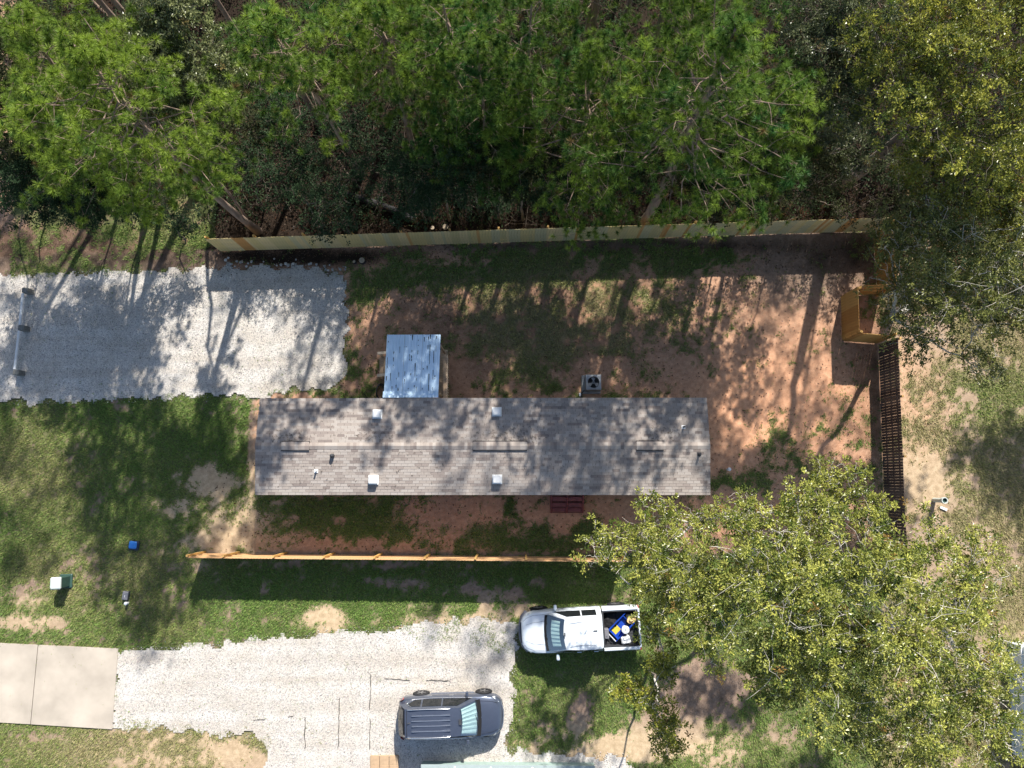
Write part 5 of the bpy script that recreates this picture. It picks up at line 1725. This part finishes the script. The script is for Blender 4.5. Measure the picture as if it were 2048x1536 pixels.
hardwood('oak_tree', 'wide sunlit oak spreading from the brown fence to the white home', 'tree', (1680, 1235), [(1715, 1150, 12, 1.9), (1840, 1125, 10, 1.6), (1960, 1130, 9, 1.35), (1800, 1250, 12, 2.1), (1900, 1290, 10, 1.8), (1690, 1340, 11, 2.0), (1810, 1400, 10, 1.8), (1930, 1400, 9, 1.6), (1590, 1370, 9, 1.5), (2000, 1330, 9, 1.1), (1880, 1480, 9, 1.5), (1720, 1450, 8.5, 1.4), (1560, 1300, 10, 1.6), (1980, 1480, 8, 1.2), (1840, 1550, 9, 1.4), (1930, 1200, 8, 1.1), (1640, 1280, 11, 1.6), (2005, 1430, 8, 1.0)], 206, OAK, trunk_r=.27, clusters=190, rs=.90)
hardwood('oak_branch', 'low olive leaved oak branch past the truck tailgate, on an added slim trunk', 'tree', (1296, 1335), [(1300, 1400, 7.2, .75), (1325, 1445, 6.8, .65), (1318, 1260, 7.5, .85), (1256, 1372, 7, .45), (1330, 1320, 7.5, .6), (1335, 1490, 6.4, .5)], 207, OAK_Y, trunk_r=.07, clusters=190, expose=.05)  # low branch of the broad oak; the slim trunk beneath is added

# shrubs and saplings between the trunks and the back fence
GS = 'shrubs behind the back fence'
sh = [((640, 470), [(655, 400, 3.6, 1.2), (600, 380, 3.4, .9), (690, 440, 2.6, .8), (640, 450, 2.5, .7)], 'rounded dark green shrub hanging over the west half of the back fence', SHR),
      ((760, 430), [(770, 370, 3.4, .9), (800, 330, 3.8, .8)], 'blue-green shrub beneath the pine with dead twigs', SHR),
      ((860, 440), [(880, 380, 3.2, 1.1), (930, 400, 3, .8), (830, 400, 2.8, .7)], 'blue-grey bush around the foot of the young pine', SHR),
      ((990, 430), [(980, 380, 2.8, .9), (1020, 400, 2.4, .7)], 'thin twiggy bush right of the young pine', SHR),
      ((530, 420), [(520, 340, 4.2, 1.0), (480, 310, 4.4, .9)], 'grey-green bush by the leaning pine trunk', SHR),
      ((370, 480), [(330, 420, 3.0, 1.1), (270, 400, 3.4, .9), (380, 450, 2.2, .6)], 'loose bush at the corner of the lawn west of the fence', SHR),
      ((1410, 445), [(1440, 400, 3.0, .9), (1430, 440, 2.2, .5), (1480, 370, 3.4, .8)], 'dark bush poking over the east half of the back fence', OLV),
      ((1530, 430), [(1560, 380, 3.2, .9), (1530, 420, 2.2, .6)], 'olive bush between the thick pine trunk and the leaning oak trunk', OLV),
      ((1640, 420), [(1690, 420, 2.6, .7), (1650, 330, 3.8, .9), (1610, 390, 2.6, .7)], 'olive bush at the foot of the leaning oak trunk', OLV),
      ((1720, 400), [(1800, 330, 4.2, 1.2), (1830, 400, 3.6, 1.0), (1760, 420, 2.4, .6)], 'bush filling the woods under the yellow oak', OLV),
      ((1180, 350), [(1220, 300, 3.6, 1.1)], 'low bush in a gap below the largest pine crown', OLV),
      ((700, 300), [(690, 260, 3.8, 1.2), (640, 300, 3.4, 1.0)], 'dark bush behind the slanting pine trunk', SHR),
      ((960, 320), [(940, 270, 4, 1.3), (1000, 310, 3.2, 1.0)], 'dark bush behind the young pine', OLV),
      ((640, 400), [(610, 330, 3.4, 1.2), (560, 380, 2.6, .9)], 'dark green bush west of the slanting pine trunk', SHR),
      ((580, 330), [(540, 260, 4, 1.2), (590, 220, 4.6, 1.1)], 'dark green bush deep between the bright pine and the slanting trunk', SHR),
      ((730, 400), [(740, 300, 3.8, 1.0), (700, 350, 3, .9)], 'dark green bush right at the foot of the slanting pine trunk', SHR),
      ((480, 300), [(450, 250, 4, 1.1), (520, 260, 4, 1.1)], 'dark bush behind the pale leaved tree', OLV)]
for k, (b_, bl, lb, pal) in enumerate(sh):
    hardwood('shrub', lb, 'shrub', b_, bl, 300 + k, pal, trunk_r=.045, clusters=230, per=8, L=.11, W=.06, limb='twig', bark='twig', group=GS, expose=.03, leafm='shrub')


sh2 = [((230, 430), [(200, 402, 3.5, 1.2), (140, 405, 3.5, 1.3), (260, 380, 4.5, 1.2)], 'dark bush at the edge of the woods nearest the gravel pad'),
       ((90, 430), [(80, 398, 4, 1.3), (20, 385, 4, 1.3), (60, 350, 5.5, 1.4)], 'dark bush at the edge of the woods near the pale road')]
for k, (b_, bl, lb) in enumerate(sh2):
    hardwood('shrub', lb, 'shrub', b_, bl, 330 + k, SHR, trunk_r=.05, clusters=270, per=9, L=.11, W=.06, limb='twig', bark='twig', group=GS, expose=.03, leafm='shrub')
GU = 'small trees under the pines'
us = [((960, 430), [(905, 330, 5.6, 1.5), (955, 280, 7, 1.6)], 'small leafy tree behind the young blue-green pine'),
      ((1045, 440), [(1040, 330, 6, 1.4), (1020, 270, 7, 1.4)], 'small leafy tree at the western foot of the largest pine'),
      ((1210, 445), [(1235, 310, 6, 1.6), (1205, 250, 7.5, 1.5), (1160, 350, 4.5, 1.2)], 'small leafy tree under the gap of the two largest pine crowns'),
      ((1370, 435), [(1400, 340, 5.5, 1.5), (1435, 290, 6.5, 1.6)], 'small leafy tree just east of the thick pine trunk'),
      ((1455, 440), [(1540, 330, 6, 1.4), (1500, 260, 7.5, 1.5)], 'small leafy tree below the pine with dead branches'),
      ((1570, 425), [(1650, 340, 6, 1.3), (1610, 250, 8, 1.4)], 'small leafy tree beside the leaning oak trunk'),
      ((300, 440), [(130, 370, 6, 1.6), (200, 395, 5, 1.3), (60, 340, 7, 1.8)], 'small dark tree drooping over the west lawn beside the gravel pad'),
      ((250, 360), [(180, 300, 6, 1.5), (110, 330, 6, 1.5), (230, 250, 7, 1.3)], 'small dark tree under the bright yellow-green pine'),
      ((850, 445), [(850, 345, 5.5, 1.5), (820, 390, 4, 1.1)], 'small tree with blue-green leaves west of the young pine'),
      ((1000, 445), [(1000, 350, 5.5, 1.5), (970, 300, 7, 1.3)], 'small tree with blue-green leaves east of the young pine'),
      ((1120, 440), [(1110, 330, 5.6, 1.6), (1090, 380, 4, 1.0)], 'small tree with dull leaves below the largest pine crown'),
      ((1300, 425), [(1300, 300, 6.4, 1.5)], 'small tree with dull leaves behind the thick pine trunk'),
      ((1440, 440), [(1460, 330, 6, 1.5), (1420, 390, 4, .9)], 'small tree with dull leaves between the thick pine trunk and the dark bush'),
      ((60, 330), [(-30, 250, 8, 1.8), (30, 120, 9, 1.8), (-60, 120, 9, 2)], 'small dark tree at the western corner of the woods')]
for k, (b_, bl, lb) in enumerate(us):
    hardwood('understory_tree', lb, 'tree', b_, bl, 350 + k, OLV if k % 2 else SHR, trunk_r=.07, clusters=250, per=10, L=.12, W=.06, limb='twig', bark='bark_oak', group=GU, expose=.03, leafm='shrub')


# forest undergrowth: low leaf clumps and brush that nobody could count
def undergrowth():
    r = np.random.default_rng(401)
    n = 14500
    X = r.uniform(-30, 27, n)
    Y = r.uniform(12.9, 30, n)
    X[:1800] = r.uniform(18.2, 27, 1800)
    Y[:1800] = r.uniform(9, 16, 1800)
    ok = (fbm(X * .5, Y * .5, 91) > .38) & ((Y > 13.1 + (X < -15) * .0) | (X > 18.2)) & ~((X < -15.5) & (Y < 14.6)) & (X > -27 + (Y > 22) * -8)
    X, Y = X[ok], Y[ok]
    Z = np.abs(r.normal(0, .6, len(X))) + .1 + (Y > 15) * r.uniform(0, 1.6, len(X)) * fbm(X * .4, Y * .4, 95)
    P = np.c_[X, Y, Z]
    c = np.array(OLV[0]) + (np.array(SHR[1]) - np.array(OLV[0])) * r.uniform(0, 1, (len(P), 1))
    brown = r.random(len(P)) < .12
    c[brown] = [.075, .04, .022]  # brown leaves darkened too, painting the floor's shade deeper
    V, F, C = leaf_cloud(P, np.tile([0, 0, 1.0], (len(P), 1)), 10, .15, .075, c, r)
    V = V + np.repeat(r.normal(0, .16, (len(P) * 10, 3)), 4, 0)
    stuff(obj('undergrowth', [(V, F, C, 0)], M['shrub']))
    br = []
    for k in range(330):
        x, y = r.uniform(-16, 19), r.uniform(12.9, 19)
        a = r.uniform(0, 6.28)
        l_ = r.uniform(.5, 2.4)
        h = r.uniform(.05, .9)
        p0 = np.array([x, y, r.uniform(.02, .25)])
        e = p0 + [math.cos(a) * l_, abs(math.sin(a)) * l_, h]
        br += tube(curve(p0, e, 5, .06, r, .07), np.linspace(r.uniform(.01, .028), .005, 5), 4, cap=False)
        if k % 2:
            q = p0 * .5 + e * .5
            br += tube(curve(q, q + r.normal(0, .35, 3), 4, 0, r, .03), [.009, .007, .006, .004], 3, cap=False)
    stuff(obj('brushwood', br, M['twig']))
    # fallen leaves and needles on the woodland floor and along the fence
    n = 26000
    X = r.uniform(-17, 20, n)
    Y = np.where(r.random(n) < .82, r.uniform(12.8, 20, n), r.uniform(9.5, 12, n))
    n0 = 19000
    X[n0:] = r.uniform(-15, 17.4, n - n0)
    Y[n0:] = r.uniform(-3.2, 12.2, n - n0)
    keep = (Y > 12.8) | (np.arange(n) >= n0) & (r.random(n) < .5) & ~((X > -12) & (X < 8.5) & (Y > -.6) & (Y < 3.9)) & ~((X < -9) & (Y > 3.5)) | (r.random(n) < np.clip((Y - 9.5) / 2.5, 0, 1) ** 2)
    X, Y = X[keep], Y[keep]
    n = len(X)
    P = np.c_[X, Y, np.full(n, .015)]
    c = np.array([[.10, .045, .024], [.052, .03, .019], [.115, .07, .038], [.035, .023, .016]])[r.integers(0, 4, n)]  # leaf colours darkened to paint the shaded gaps below the crowns
    V, F, C = leaf_cloud(P, np.tile([0, 0, .3], (n, 1)), 1, .10, .05, c, r, flat=2.0)
    stuff(obj('leaf_litter', [(V, F, C, 0)], M['leaf']))


undergrowth()
